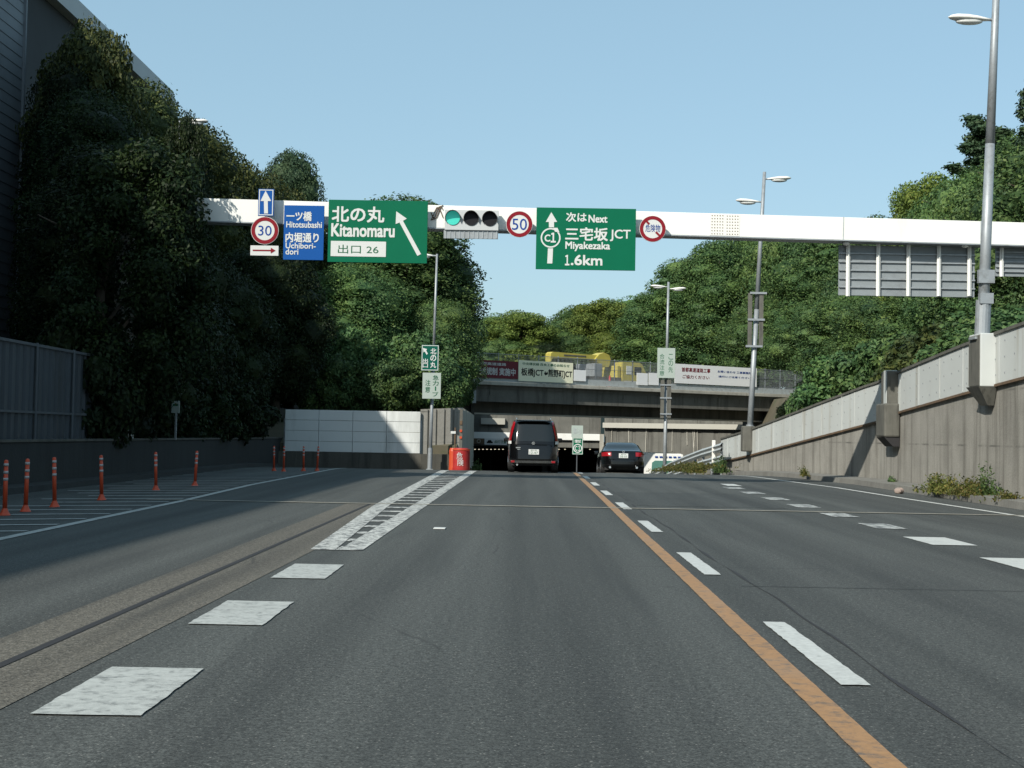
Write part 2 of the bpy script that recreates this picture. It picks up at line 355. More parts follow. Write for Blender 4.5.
def sheet(name, xa, xb, y0, y1, mat, dz, step=1.0, nx=1):
    rag = .0028 if nx == 1 and name in ('l', 'y') else 0
    if rag: step = .15
    mb = MB(); n = max(1, int((y1 - y0) / step)); prev = None
    for i in range(n + 1):
        y = y0 + (y1 - y0) * i / n; A = xa(y) if callable(xa) else xa; B = xb(y) if callable(xb) else xb
        if rag: A += ER.uniform(-rag, rag); B += ER.uniform(-rag, rag)
        r = [mb.bm.verts.new((A + (B - A) * k / nx, y, zroad(y) + dz)) for k in range(nx + 1)]
        if prev:
            for k in range(nx): mb.bm.faces.new((prev[k], prev[k + 1], r[k + 1], r[k]))
        prev = r
    return mb
struct('road', sheet('road', lambda y: -10.2 if y < 57.5 else interp(y, [(57.5, -2.8), (118, -4.6)]), lambda y: wx(y) - .05 if y < 60 else 8.15, -20, 122, M['road'], 0, 1), M['road'])
# second carriageway, right of the wall, dropping towards the bridge
mb = MB(); pv = None
for i in range(60):
    y = -20 + i * 2.4
    r = [mb.bm.verts.new((max(8.3, wx(y) + .3 if y < 60 else 8.3), y, zroad2(y) + .03)), mb.bm.verts.new((14.8, y, zroad2(y) + .03))]
    if y > 119: break
    if pv: mb.bm.faces.new((pv[0], pv[1], r[1], r[0]))
    pv = r
struct('side_road', mb, M['road'])
H = .004
JR = random.Random(7)
def flat(mb, x0, x1, y0, y1, sk=0, h=H): 
    if y1 - y0 < 4 and x1 - x0 < 1.5:                     # worn, slightly ragged edge
        j = lambda a: JR.uniform(-a, a); P = []
        for (ax, ay, bx_, by_, m) in ((x0, y0, x1, y0, 5), (x1, y0, x1 + sk, y1, int((y1 - y0) / .09)), (x1 + sk, y1, x0 + sk, y1, 5), (x0 + sk, y1, x0, y0, int((y1 - y0) / .09))):
            m = max(2, m)
            for k in range(m): f = k / m; q = (ax + (bx_ - ax) * f + j(.005), ay + (by_ - ay) * f + j(.006)); P.append((q[0], q[1], zroad(q[1]) + h))
        mb.face(P); return
    mb.face([(x0, y0, zroad(y0) + h), (x1, y0, zroad(y0) + h), (x1 + sk, y1, zroad(y1) + h), (x0 + sk, y1, zroad(y1) + h)])
# tan concrete strip with its dark joint
mb = sheet('strip', lambda y: -3.16 - .004 * y, lambda y: -2.45 + .009 * y if y < 20 else interp(y, [(20, -2.27), (25.3, -2.75)]), -10, 25.3, M['strip'], H, 1)
struct('concrete_strip', mb, M['strip'])
struct('strip_joint', sheet('j', lambda y: -2.86, lambda y: -2.80, -10, 25.3, M['dark'], 2 * H), M['dark'])
0 and struct('patch_seam', sheet('j', lambda y: -3.20 - .004 * y, lambda y: -3.175 - .004 * y, -10, 25.3, M['dark'], 2 * H), M['dark'])
mb = MB()
for x0, x1 in ((-6.9, -3.2), (-3.2, 2.0), (2.0, 9.95)): flat(mb, x0, x1, 25.34, 25.52, h=3 * H)
struct('expansion_joint', mb, M['jointc'])
mb = MB(); flat(mb, -6.9, 9.95, 25.525, 25.55, h=3 * H)
struct('expansion_joint_edge', mb, M['dark'])
struct('paving_seam', sheet('j', lambda y: 2.02 + .02 * math.sin(y * .7) + .012 * math.sin(y * 2.3), lambda y: 2.04 + .02 * math.sin(y * .7) + .014 * math.sin(y * 2.9), -10, 52, M['dark'], H, .25), M['dark'])
struct('cross_seam', sheet('j', lambda y: 1.9, lambda y: 5.1, 12.42, 12.44, M['dark'], H, 1), M['dark'])
struct('resurfaced_patch', sheet('j', lambda y: 2.1, lambda y: 4.9, 26.5, 33.0, M['road2'], H, 1), M['road2'])
# painted lines
YC = [(5.6, 1.455), (12, 1.50), (19, 1.535), (30, 1.60), (47, 1.67), (60, 1.72)]
struct('yellow_line', sheet('y', lambda y: interp(y, YC) - .072, lambda y: interp(y, YC) + .072, -5, 60, M['yellow_line'], 2 * H), M['yellow_line'])
mb = MB()
for i in range(-1, 10):
    y0 = 7.5 + 5.87 * i; flat(mb, 1.665 + .0025 * y0, 1.825 + .0025 * y0, y0, y0 + 2.5, h=2 * H)
struct('lane_dashes', mb, M['white_fresh'])
mb = MB()
for i in range(-1, 3): flat(mb, -2.22 - (.02 if i else 0), -1.72 - .02 * i, 6.33 + 3.0 * i, 7.6 + 3.03 * i, sk=-.01, h=2 * H)
struct('exit_dashes', mb, M['white_line'])
mb = MB()
for y0 in (11.4, 14.55, 17.8): flat(mb, 5.13, 5.70, y0, y0 + 1.4, h=2 * H)
struct('merge_dashes', mb, M['white_fresh'])
mb = MB()
for y0 in (20.9, 23.9, 27.0, 30.1, 33.2, 36.3): flat(mb, 5.2, 5.66, y0, y0 + 1.25, h=2 * H)
struct('faded_merge_dashes', mb, M['white_worn'])
mb = MB(); flat(mb, 5.5, 5.9, 38.5, 40.1, h=2 * H); struct('far_merge_dash', mb, M['white_fresh'])
struct('left_edge_line', sheet('l', lambda y: interp(y, [(0, -5.45), (16, -6.0), (25, -6.18), (33, -6.52), (47, -6.68), (57, -6.8)]) - .08, lambda y: interp(y, [(0, -5.45), (16, -6.0), (25, -6.18), (33, -6.52), (47, -6.68), (57, -6.8)]) + .06, 0, 57, M['white_line'], 2 * H), M['white_line'])
REDGE = [(0, 8.9), (25, 8.85), (32, 8.62), (38.6, 8.5), (48.7, 7.75), (58, 6.9)]
struct('right_edge_line', sheet('l', lambda y: interp(y, REDGE) - .07, lambda y: interp(y, REDGE) + .07, -5, 58, M['white_fresh'], 2 * H), M['white_fresh'])
mb = MB(); x0 = lambda y: interp(y, [(15.35, -2.36), (25, -2.72), (48.5, -3.05)])
def quadstrip(mb, fa, fb, y0, y1, h=2 * H, step=1.0):
    n = max(1, int((y1 - y0) / step)); 
    for i in range(n):
        a = y0 + (y1 - y0) * i / n; b = y0 + (y1 - y0) * (i + 1) / n
        mb.face([(fa(a), a, zroad(a) + h), (fb(a), a, zroad(a) + h), (fb(b), b, zroad(b) + h), (fa(b), b, zroad(b) + h)])
quadstrip(mb, x0, lambda y: x0(y) + .27, 15.36, 50); quadstrip(mb, lambda y: -2.05, lambda y: -1.79, 15.36, 50)
for k in range(13):
    y = 15.36 + k * 1.25 if k else 15.36
    flat(mb, x0(y) + .275, -2.055, y, y + (.5 if k == 0 else .36), h=2 * H)
for k in range(11):
    y = 31.8 + k * 1.4; flat(mb, x0(y) + .275, -2.055, y, y + .4, h=2 * H)
struct('nose_ladder_marking', mb, M['white_crk'])
mb = MB()
for k in range(28):
    y = 14.5 + k * 1.25; xa = interp(y, [(16, -6.05), (25, -6.25), (33, -6.6), (47, -6.75)]) - .1
    ln = 1.2 + .9 * ((k * 37) % 5) / 5 + max(0, (y - 20) * .09)
    mb.face([(xa, y + .2, H * 2), (xa, y + .36, H * 2), (xa - ln, y + .36 - ln * .5, H * 2), (xa - ln, y + .2 - ln * .5, H * 2)])
struct('hatch_marking', mb, M['white_line'])
mb = MB(); mb.box((-1.18, 19.1, .012), (.16, .22, .012), bev=.004); tag(mb.build('road_stud', M['signwhite']), 'small white reflector stud on the asphalt between the lane lines', 'road stud')
# kerb ledge below the right wall
mb = MB(); pv = None; Yk = [-20 + i * 2 for i in range(34)] + [48, 49, 50, 51, 52, 53, 54, 55, 56, 57, 58]; Yk = sorted(set(y for y in Yk if y <= 58))
for y in Yk:
    a = interp(y, [(-20, 9.75), (42, 9.75), (48, 9.1), (55, 8.35), (58, 8.0)]); b = wx(y) - .06; z = zroad(y)
    r = [mb.bm.verts.new(p) for p in ((a, y, z - .05), (a + .02, y, z + .15), (b, y, z + .19), (b, y, z - .05))]
    if pv:
        for j in range(3): mb.bm.faces.new((pv[j], pv[j + 1], r[j + 1], r[j]))
    pv = r
struct('kerb', mb, M['conc_kerb'])
mb = MB(); pv = None
for y in [-20 + i * 3 for i in range(26)]:
    r = [mb.bm.verts.new(p) for p in ((-10.2, y, zroad(y) + .14), (-9.75, y, zroad(y) + .12), (-9.72, y, zroad(y) - .05))]
    if pv:
        for j in range(2): mb.bm.faces.new((pv[j], pv[j + 1], r[j + 1], r[j]))
    pv = r
struct('left_kerb', mb, M['conc_shade'])

# ------------------------------------------------------------------ right retaining wall
rw = empty('retaining_wall', (wx(40), 40, 0), 'long stained concrete wall topped with pale steel panels rising on the right side of the road', 'wall')
def loc(p, root): return (p[0] - root.location.x, p[1] - root.location.y, p[2] - root.location.z)
def strip_wall(mb, root, fx, z0, z1, ya, yb, th, step=1.0):
    n = max(1, int(math.ceil((yb - ya) / step))); pv = None
    for i in range(n + 1):
        y = ya + (yb - ya) * i / n; x = fx(y)
        r = [mb.bm.verts.new(loc(p, root)) for p in ((x, y, z0(y)), (x, y, z1(y)), (x + th, y, z1(y)), (x + th, y, z0(y)))]
        if pv:
            for j in range(4): mb.bm.faces.new((pv[j], pv[(j + 1) % 4], r[(j + 1) % 4], r[j]))
        else: mb.bm.faces.new(r)
        pv = r
    mb.bm.faces.new(pv)
mb = MB(); strip_wall(mb, rw, wx, lambda y: zroad(y) - .3, lambda y: interp(y, WBOT), -20, 60, .35); mb.build('concrete_base', M['conc'], rw)
joints = [-20, -12, -4, 4, 12, 20, 27.4, 31.9, 40.1, 45.0, 50.2, 55, 60]
for a, b in zip(joints, joints[1:]):
    mb = MB(); strip_wall(mb, rw, lambda y: wx(y) - .05, lambda y: interp(y, WBOT) + .01, lambda y: interp(y, WTOP) - .05, a + .03, b - .03, .18)
    p = mb.build('steel_panel', M['steelp'], rw)
    mb = MB(); strip_wall(mb, rw, lambda y: wx(y) - .09, lambda y: interp(y, WTOP) - .05, lambda y: interp(y, WTOP) + .02, a + .03, b - .03, .26); mb.build('cap_rail', M['grime'], p)
    mb = MB(); strip_wall(mb, rw, lambda y: wx(y) - .075, lambda y: interp(y, WBOT) - .03, lambda y: interp(y, WBOT) + .03, a + .03, b - .03, .06); mb.build('bottom_rail', M['rust'], p)
    k = a + 1.9
    while k < b - .5:                                  # narrow seam battens with rust runs
        mb = MB(); strip_wall(mb, rw, lambda y: wx(y) - .062, lambda y: interp(y, WBOT) + .05, lambda y: interp(y, WTOP) - .07, k, k + .03, .01); mb.build('seam', M['steelp'], p)
        k += 1.9
# small bolts rows
mb = MB(); random.seed(2)
for a, b in zip(joints[5:], joints[6:]):
    y = a + .35
    while y < b - .2:
        for f in (.2, .5, .8):
            z = interp(y, WBOT) * (1 - f) + interp(y, WTOP) * f; mb.box(loc((wx(y) - .056, y + JR.uniform(-.05, .05), z), rw), (.012, .03, .03))
        y += .62
mb.build('bolts', M['galv'], rw)
def bracket(y, wdt, up, down, name, label):
    r = empty(name, (wx(y), y, interp(y, WBOT)), label, 'bracket')
    zt = interp(y, WTOP) - interp(y, WBOT)
    mb = MB(); mb.box((-.19, 0, zt * .5 + .01), (.38, wdt, zt + .02), bev=.02); mb.build('box', M['steelp'], r)
    mb = MB(); mb.box((-.387, 0, zt * .5), (.02, wdt * .9, zt * .96)); mb.build('stained_front_plate', M['grime'], r)
    mb = MB(); a = [(-.43, -wdt / 2 - .04, 0), (-.43, wdt / 2 + .04, 0), (-.02, wdt / 2 + .04, 0), (-.02, -wdt / 2 - .04, 0)]
    b = [(-.16, -wdt * .3, -down), (-.16, wdt * .3, -down), (-.02, wdt * .3, -down), (-.02, -wdt * .3, -down)]
    A = [mb.bm.verts.new(p) for p in a]; B = [mb.bm.verts.new(p) for p in b]
    mb.bm.faces.new(A); mb.bm.faces.new(B[::-1])
    for i in range(4): mb.bm.faces.new((A[i], B[i], B[(i + 1) % 4], A[(i + 1) % 4]))
    mb.build('corbel', M['grime'], r); return r
bracket(31.9, .82, 0, .42, 'lamp_bracket', 'stained steel bracket box carrying the tall near lamp post on the right wall')
r = empty('wall_pilaster', (wx(40.1), 40.1, 1.2), 'narrow rust-streaked steel pilaster between two pale panels of the right wall', 'pilaster')
mb = MB(); mb.box((-.17, 0, 1.15), (.34, .75, 1.9), bev=.02); mb.build('post', M['grime'], r)
mb = MB(); mb.box((-.2, -.1, 1.15), (.30, .34, 1.94), bev=.01); mb.build('pale_rib', M['steelp'], r)
mb = MB(); mb.box((-.24, 0, .70), (.44, 1.0, .95), bev=.05); mb.build('lower_box', M['grime'], r)
mb = MB(); mb.prism([(-.45, .22), (-.02, .22), (-.02, -.04), (-.2, -.04)], -.45, .45); mb.build('corbel', M['dark'], r)

# ------------------------------------------------------------------ left barrier, sheet fence, buildings
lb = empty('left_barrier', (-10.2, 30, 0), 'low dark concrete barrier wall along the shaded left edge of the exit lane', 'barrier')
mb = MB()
mb.box((-.12, -2.5 + 16, .42), (.24, 55, 1.1)); mb.box((-.12, -35, .42), (.24, 41.9, 1.1)); mb.build('wall', M['conc_shade'], lb)
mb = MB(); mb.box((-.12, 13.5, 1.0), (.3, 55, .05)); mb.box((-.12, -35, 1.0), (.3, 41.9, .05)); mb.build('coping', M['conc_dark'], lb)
fr = empty('sheet_fence', (-10.75, 25, .2), 'tall corrugated blue-grey sheet fence behind the barrier on the far left', 'fence')
poly = []
mb = MB(); y = -10.0; pv = None; i = 0
while y <= 10.2:
    dx = (0, .0, .06, .06)[i % 4]; r = [mb.bm.verts.new((dx, y, 0)), mb.bm.verts.new((dx, y, 2.86))]
    if pv: mb.bm.faces.new((pv[0], r[0], r[1], pv[1]))
    pv = r; y += (.16, .04, .16, .04)[i % 4]; i += 1
o = mb.build('corrugated_sheet', M['fencep'], fr); sm = o.modifiers.new('thick', 'SOLIDIFY'); sm.thickness = .01
for k in range(9):
    mb = MB(); mb.cyl((.11, -9.6 + 2.45 * k, -.2), (.11, -9.6 + 2.45 * k, 2.9), .03); mb.build('post', M['dullst'], fr)
mb = MB(); mb.box((.09, 0, 2.85), (.05, 20.2, .06)); mb.box((.09, 0, 1.4), (.05, 20.2, .05)); mb.build('rail', M['dullst'], fr)

bd = empty('clad_building', (-20, 20, 0), 'tall building with grey horizontal cladding at the far left edge of the picture', 'building')
mb = MB(); mb.box((-8, -5.2, 9.9), (16, 78.6, 19.8)); mb.build('wall', M['siding'], bd)
mb = MB()
for k in range(45): mb.box((.008, -5.3, .6 + k * .43), (.02, 78.4, .022))
mb.build('cladding_joints', M['dullst'], bd)
mb = MB(); mb.box((.04, 34.05, 9.9), (.1, .12, 19.8)); mb.build('corner_trim', M['siding'], bd)
for z in (4, 8, 12, 16):
    for y in (-30, -18, -6, 6): 
        mb = MB(); mb.box((.03, y, z), (.06, 6, 1.8)); f = mb.build('window', M['glass'], bd)
M['b2wall'] = plain('dark_building_wall', (.04, .045, .05), .9, var=.3, scale=.5)
b2 = empty('flat_roofed_building', (-24, 75.5, 0), 'long dark building with a pale flat roof edge rising behind the left trees', 'building')
mb = MB(); mb.box((-8, 0, 11.3), (16, 29, 22.6)); mb.build('wall', M['b2wall'], b2)
mb = MB(); mb.box((-7.75, 0, 22.7), (16.6, 29.4, 1.0)); mb.build('roof', M['fascia'], b2)

# noise wall closing the exit lane and the concrete nose wall
nw = empty('noise_wall', (-7.2, 57.4, -.3), 'white panelled noise wall on a dark concrete base below the lit round tree', 'wall')
mb = MB(); mb.box((-.2, 0, .37), (6.2, .3, .76)); mb.build('base', M['conc_dark'], nw)
PW = 5.4 / 4
xs0 = at(285, 430, 57.4).x + 7.2; xs1 = at(420.5, 430, 57.4).x + 7.2; pw = (xs1 - xs0) / 4
for k in range(4):
    p = None
    for j in range(4):
        mb = MB(); mb.box((xs0 + pw * (k + .5), 0, .76 + .43 * (j + .5)), (pw - .015, .1, .418), bev=.008)
        p = mb.build('panel', M['noisep'], nw)
for k in range(5):
    mb = MB(); mb.box((xs0 + pw * k, .09, .38 + .86), (.1, .1, 2.45 - .7)); mb.build('post', M['galv'], nw)
ns = empty('nose_wall', (-3.5, 57.6, -.3), 'brown fluted concrete wall at the nose between exit lane and tunnel lanes', 'wall')
A = Vector((-4.4, 57.5)); B = Vector((-2.72, 57.9))
def flute(mb, p, q, z0, z1, root, n, depth=.06, th=.22):
    d = (q - p); L_ = d.length; d.normalize(); nn = Vector((d.y, -d.x)); pts = []
    for i in range(n):
        t0 = L_ * i / n; t1 = L_ * (i + 1) / n; g = (t1 - t0) * .22
        pts += [(t0, 0), (t1 - g, 0), (t1 - g, -depth), (t1, -depth)]
    pv = None
    for t, dd in pts + [(L_, 0)]:
        P = p + d * t + nn * dd; Q = p + d * t - nn * th; f = t / L_
        za, zb = (z0, z1) if not callable(z1) else (z0, z1(f))
        r = [mb.bm.verts.new(loc((a.x, a.y, z), root)) for a, z in ((P, za), (P, zb), (Q, zb), (Q, za))]
        if pv:
            for j in range(4): mb.bm.faces.new((pv[j], pv[(j + 1) % 4], r[(j + 1) % 4], r[j]))
        else: mb.bm.faces.new(r)
        pv = r
    mb.bm.faces.new(pv)
mb = MB(); flute(mb, A, B, .35, lambda f: 2.28 + .1 * f, ns, 5); mb.build('front_wall', M['conc'], ns)
mb = MB(); mb.box(loc((-3.56, 57.55, .05), ns), (1.72, .5, .8), rot=Matrix.Rotation(math.atan2(.4, 1.68), 3, 'Z')); mb.build('plinth', M['conc_dark'], ns)
mb = MB(); flute(mb, B, Vector((-3.4, 88)), -4.0, lambda f: 2.38 + .1 * f, ns, 26); mb.build('side_wall', M['conc_light'], ns)
mb = MB(); flute(mb, Vector((-3.4, 88.0)), Vector((-4.6, 118)), -6.0, 4.6, ns, 26); mb.build('rear_side_wall', M['conc_dark'], ns)

# ------------------------------------------------------------------ bridge
BL = Vector((-3.7, 87.0)); BR = Vector((21.8, 106.0)); be = (BR - BL).normalized(); bn = Vector((-be.y, be.x)); bang = math.atan2(be.y, be.x)
br = empty('bridge', (BL.x, BL.y, 0), 'stained concrete road bridge crossing over the tunnel entrance', 'bridge', rotz=bang)
BLEN = 31.8; X0, X1 = -6.0, 38.0
def brbox(mb, x0, x1, y0, y1, z0, z1, bev=0): mb.box(((x0 + x1) / 2, (y0 + y1) / 2, (z0 + z1) / 2), (x1 - x0, y1 - y0, z1 - z0), bev=bev); return mb
brbox(MB(), X0, X1, 0, 7, 4.18, 4.5).build('deck', M['conc_bridge'], br)
brbox(MB(), X0, X1, -.3, 0.25, 4.40, 4.62, .02).build('edge_beam', M['conc_light'], br)
brbox(MB(), X0, X1, .05, .5, 3.35, 4.18).build('girder', M['conc_bridge'], br)
for yy in (2.0, 3.8, 5.6): brbox(MB(), X0, X1, yy, yy + .4, 3.0, 4.18).build('girder', M['conc_bridge'], br)
brbox(MB(), X0, X1, 1.0, 1.5, 2.66, 3.9).build('lower_beam', M['conc_dark'], br)
brbox(MB(), X0, X1, .9, 1.6, 2.56, 2.655).build('bottom_flange', M['creamst'], br)
brbox(MB(), X0, X1, 6.7, 7.2, 4.45, 5.3).build('rear_parapet', M['conc_light'], br)
for k in range(20):
    mb = MB(); mb.box((X0 + 1 + k * 2.2, .04, 3.95), (.05, .03, .35)); mb.build('drip_pipe', M['grime'], br)
brbox(MB(), -2.4, -.6, .3, 6.5, -3.2, 4.17).build('abutment', M['conc_dark'], br)
brbox(MB(), 30.5, 32, .3, 6.5, -3.2, 4.17).build('abutment', M['conc_dark'], br)
mb = MB(); mb.box((.15, -.2, 3.62), (.34, .2, .8)); mb.build('junction_box', M['galv'], br)
def bu(u, off=0.0):
    """distance along the bridge of the point on its edge (off metres behind) seen at picture column u"""
    d = ray(u, 430); p = BL + bn * off
    # solve p + t*be = k*(dx,dy)
    det = be.x * (-d.y) - be.y * (-d.x)
    t = ((-p.x) * (-d.y) - (-p.y) * (-d.x)) / det
    return t
def bz(u, v, off=0.0):
    t = bu(u, off); P = BL + be * t + bn * off; return at(u, v, P.y).z
# fence on the bridge
fn = empty('bridge_fence', (BL.x, BL.y, 4.62), 'grey mesh fence with posts along the edge of the bridge', 'fence', rotz=bang)
mb = MB()
brbox(mb, X0, X1, -.05, 0.0, .03, .42); mb.build('kick_panel', M['galv_l'], fn)
mb = MB(); brbox(mb, X0, X1, -.02, .02, 1.75, 1.79); brbox(mb, X0, X1, -.02, .02, .45, .48); brbox(mb, X0, X1, -.02, .02, 1.1, 1.125); mb.build('rail', M['galv'], fn)
for k in range(28):
    mb = MB(); mb.cyl((X0 + .2 + 1.6 * k, .04, -.1), (X0 + .2 + 1.6 * k, .04, 1.85), .035, seg=8); mb.build('post', M['galv'], fn)
mb = MB()
k = X0
while k < X1:
    mb.box((k, 0, 1.1), (.012, .012, 1.3)); k += .11
for z in [.55 + .11 * i for i in range(11)]: mb.box(((X0 + X1) / 2, .012, z), (X1 - X0, .01, .01))
mb.build('wire_mesh', M['galv'], fn)
def banner(name, label, cat, u0, u1, v0, v1, mat, texts, off=-.12):
    t0, t1 = bu(u0, off), bu(u1, off); um = (u0 + u1) / 2; z1, z0 = bz(um, v0, off), bz(um, v1, off)
    P = BL + be * ((t0 + t1) / 2) + bn * off
    r = empty(name, (P.x, P.y, z0), label, cat, rotz=bang); W = t1 - t0; Hh = z1 - z0
    mb = MB(); mb.box((0, 0, Hh / 2), (W, .02, Hh)); mb.build('sheet', mat, r)
    mm = {}
    for (body, cx, cz, w_, h_, ink) in texts:
        q = MB(); text_mesh(q, body, (cx - .5) * W, cz * Hh, w_ * W, h_ * Hh, -.014, .025); q.build('lettering', M[ink], r)
    return r
banner('banner', 'maroon banner with white lettering on the bridge fence', 'banner', 471, 517, 360.5, 378, M['maroon'], [('首都高速道路', .42, .80, .62, .16, 'signwhite'), ('交通規制 実施中', .5, .38, .88, .42, 'signwhite')])
banner('banner', 'cream banner with large dark JCT lettering on the bridge fence', 'banner', 517.4, 572, 361.5, 382, M['cream'], [('中央環状線 改良工事のお知らせ', .5, .84, .86, .13, 'inkgreen'), ('板橋JCT', .25, .42, .40, .42, 'signink'), ('⇔', .5, .42, .07, .2, 'signink'), ('熊野町JCT', .76, .42, .44, .42, 'signink')])
banner('banner', 'long white banner with red lettering on the right half of the bridge fence', 'banner', 674, 756, 366, 385, M['bannerw'], [('首都高速道路工事', .25, .72, .34, .22, 'signred'), ('ご協力ください', .25, .36, .32, .18, 'signred'), ('お問い合わせ 工事事務所', .72, .72, .42, .12, 'inkblue'), ('通行にご注意ください', .72, .46, .40, .10, 'inkblue')])
banner('hoarding_panel', 'small blank white panel beside the cream banner on the bridge', 'panel', 573, 585, 370, 381, M['bannerw'], [])
banner('hoarding_panel', 'white hoarding panel right of the yellow crane cab on the bridge', 'panel', 636, 647, 373, 385, M['bannerw'], [])
banner('hoarding_panel', 'white hoarding panel partly behind the pale pole sign on the bridge', 'panel', 648, 658, 373, 385, M['bannerw'], [])
# crane truck standing on the bridge
P = BL + be * bu(590, 2.6) + bn * 2.6; sz = FPX / P.y
ct = empty('crane_truck', (P.x, P.y, 4.5), 'yellow crane truck with its boom laid back on the bridge', 'crane truck', rotz=bang)
def cu_(u): return bu(u, 2.6) - bu(590, 2.6)
def czz(u, v): return bz(u, v, 2.6) - 4.5
mb = MB(); xa, xb = cu_(611), cu_(634.5); zt, zb = czz(622, 363), .45
mb.prism([(xa, zb), (xb, zb), (xb + .08, zb + .8), (xb - .28, zt - .1), (xb - .5, zt), (xa, zt)], -1.1, 1.1)
bmesh.ops.bevel(mb.bm, geom=mb.bm.edges[:], offset=.05, segments=2, affect='EDGES'); cab = mb.build('cab', M['truck_y'], ct)
mb = MB(); mb.box(((cu_(615) + cu_(620.5)) / 2, -1.11, zt - .55), (.48, .03, .58), bev=.01); mb.build('side_window', M['lamp_glass'], cab)
mb = MB(); mb.box(((cu_(623) + cu_(630)) / 2, -1.11, zt - .58), (.62, .03, .55), bev=.01); mb.build('side_window', M['glass'], cab)
mb = MB(); mb.box(((xa + xb) / 2 - .1, -1.12, zb + .12), (1.5, .03, .14)); mb.build('step', M['offwhite'], cab)
mb = MB(); brbox(mb, cu_(545), cu_(611) - .05, -1.05, 1.05, .55, .85); mb.build('chassis', M['grime'], ct)
mb = MB(); brbox(mb, cu_(584), cu_(592), -1.0, 1.0, .86, czz(588, 364), .03); mb.build('machine_housing', M['galv'], ct)
mb = MB(); brbox(mb, cu_(593), cu_(596.5), -.3, .3, .86, czz(595, 360), .03); mb.build('mast', M['truck_y'], ct)
mb = MB(); brbox(mb, cu_(607), cu_(610), -1.0, .2, .6, czz(609, 366), .03); mb.build('stay', M['truck_y'], ct)
zb0, zb1 = czz(575, 359.5), czz(575, 353.5)
mb = MB(); mb.prism([(cu_(547), zb0 - .25), (cu_(549), zb0), (cu_(594), zb0 + .08), (cu_(594), zb1 - .05), (cu_(549), zb1), (cu_(547), zb1 - .12)], -.3, .3); boom = mb.build('boom', M['truck_y'], ct)
mb = MB(); mb.box((cu_(571), -.305, (zb0 + zb1) / 2 + .02), (1.9, .02, .10)); mb.build('name_plate', M['grime'], boom)
mb = MB(); mb.prism([(cu_(590), zb0 + .05), (cu_(597), zb0 - .4), (cu_(604), zb0 - .42), (cu_(606), zb0 + .1), (cu_(604), zb1 + .02), (cu_(599), zb1 + .16), (cu_(594), zb1)], -.42, .42); mb.build('boom_head', M['truck_y'], boom)
mb = MB(); mb.cyl((cu_(606), -.3, zb0 + .1), (cu_(606), .3, zb0 + .1), .2); mb.build('sheave', M['grime'], boom)
for xw in (cu_(551), cu_(565), cu_(620)):
    for sy in (-.95, .95):
        mb = MB(); mb.cyl((xw, sy - .13, .48), (xw, sy + .13, .48), .48, seg=24); wq = mb.build('wheel', M['tyre'], ct)
        mb = MB(); mb.cyl((xw, sy - .14, .48), (xw, sy + .14, .48), .24, seg=20); mb.build('rim', M['offwhite'], wq)
P = BL + be * bu(609, .9) + bn * .9
cn = empty('traffic_cone', (P.x, P.y, 4.5), 'red traffic cone beside the yellow crane cab on the bridge', 'traffic cone')
mb = MB(); mb.cyl((0, 0, .03), (0, 0, .95), .17, .04); mb.build('cone', M['redp'], cn, True); mb = MB(); mb.box((0, 0, .02), (.42, .42, .05), bev=.01); mb.build('foot', M['redp'], cn)
P = BL + be * bu(801, 3.0) + bn * 3.0
bo = empty('site_hut', (P.x, P.y, 4.5), 'small cream hut at the right end of the bridge beside the trees', 'hut', rotz=bang)
mb = MB(); mb.box((0, 0, .85), (1.5, 1.5, 1.7), bev=.02); mb.build('wall', M['creamst'], bo); mb = MB(); mb.box((0, 0, 1.76), (1.8, 1.8, .1), bev=.02); mb.build('roof', M['galv'], bo)
mb = MB(); mb.box((-.2, -.76, 1.05), (.5, .03, .5)); mb.build('window', M['glass'], bo)

# ------------------------------------------------------------------ tunnel portal
pt = empty('tunnel_portal', (0, 118, 0), 'tunnel portal with concrete headwall and a dark opening under the bridge', 'tunnel portal')
xa, xb = at(472, 450, 118).x, at(600.5, 450, 118).x; zt = at(540, 447, 118).z
mb = MB(); brbox(mb, xa - 6, xb, 0, .6, zt, 4.6); brbox(mb, xa - 6, xa, 0, .6, -5, zt); mb.build('headwall', M['conc_bridge'], pt)
mb = MB(); z0_, z1_ = at(535, 439.5, 118).z, at(535, 433, 118).z; brbox(mb, xa, xb + .1, -.25, -.02, z0_, z1_, .02); mb.build('lintel_beam', M['white_st'], pt)
mb = MB(); brbox(mb, xb - .1, xb + .25, -.3, -.02, -5, z1_ + .003); mb.build('pier', M['conc_light'], pt)
mb = MB(); brbox(mb, at(545.5, 450, 118).x - .25, at(545.5, 450, 118).x + .25, 3.5, 23, -5, zt - .004); mb.build('centre_wall', M['conc_shade'], pt)
mb = MB(); brbox(mb, xa - .4, xa - .1, .61, 60, -9, zt + .2); brbox(mb, xb + .1, xb + .4, .61, 60, -9, zt + .2); brbox(mb, xa - .4, xb + .4, .61, 60, zt + .21, zt + .5); brbox(mb, xa - .4, xb + .4, 60.1, 60.3, -9, zt + .5); mb.build('tunnel_lining', M['tile'], pt)
for u in list(range(475, 504, 4)) + [553, 559, 565, 574, 582, 590]:
    mb = MB(); mb.box((at(u, 449, 119.5).x, 1.5, at(u, 449.3, 119.5).z), (.12, .3, .05)); mb.build('lamp', M['tunnel_lamp'], pt)
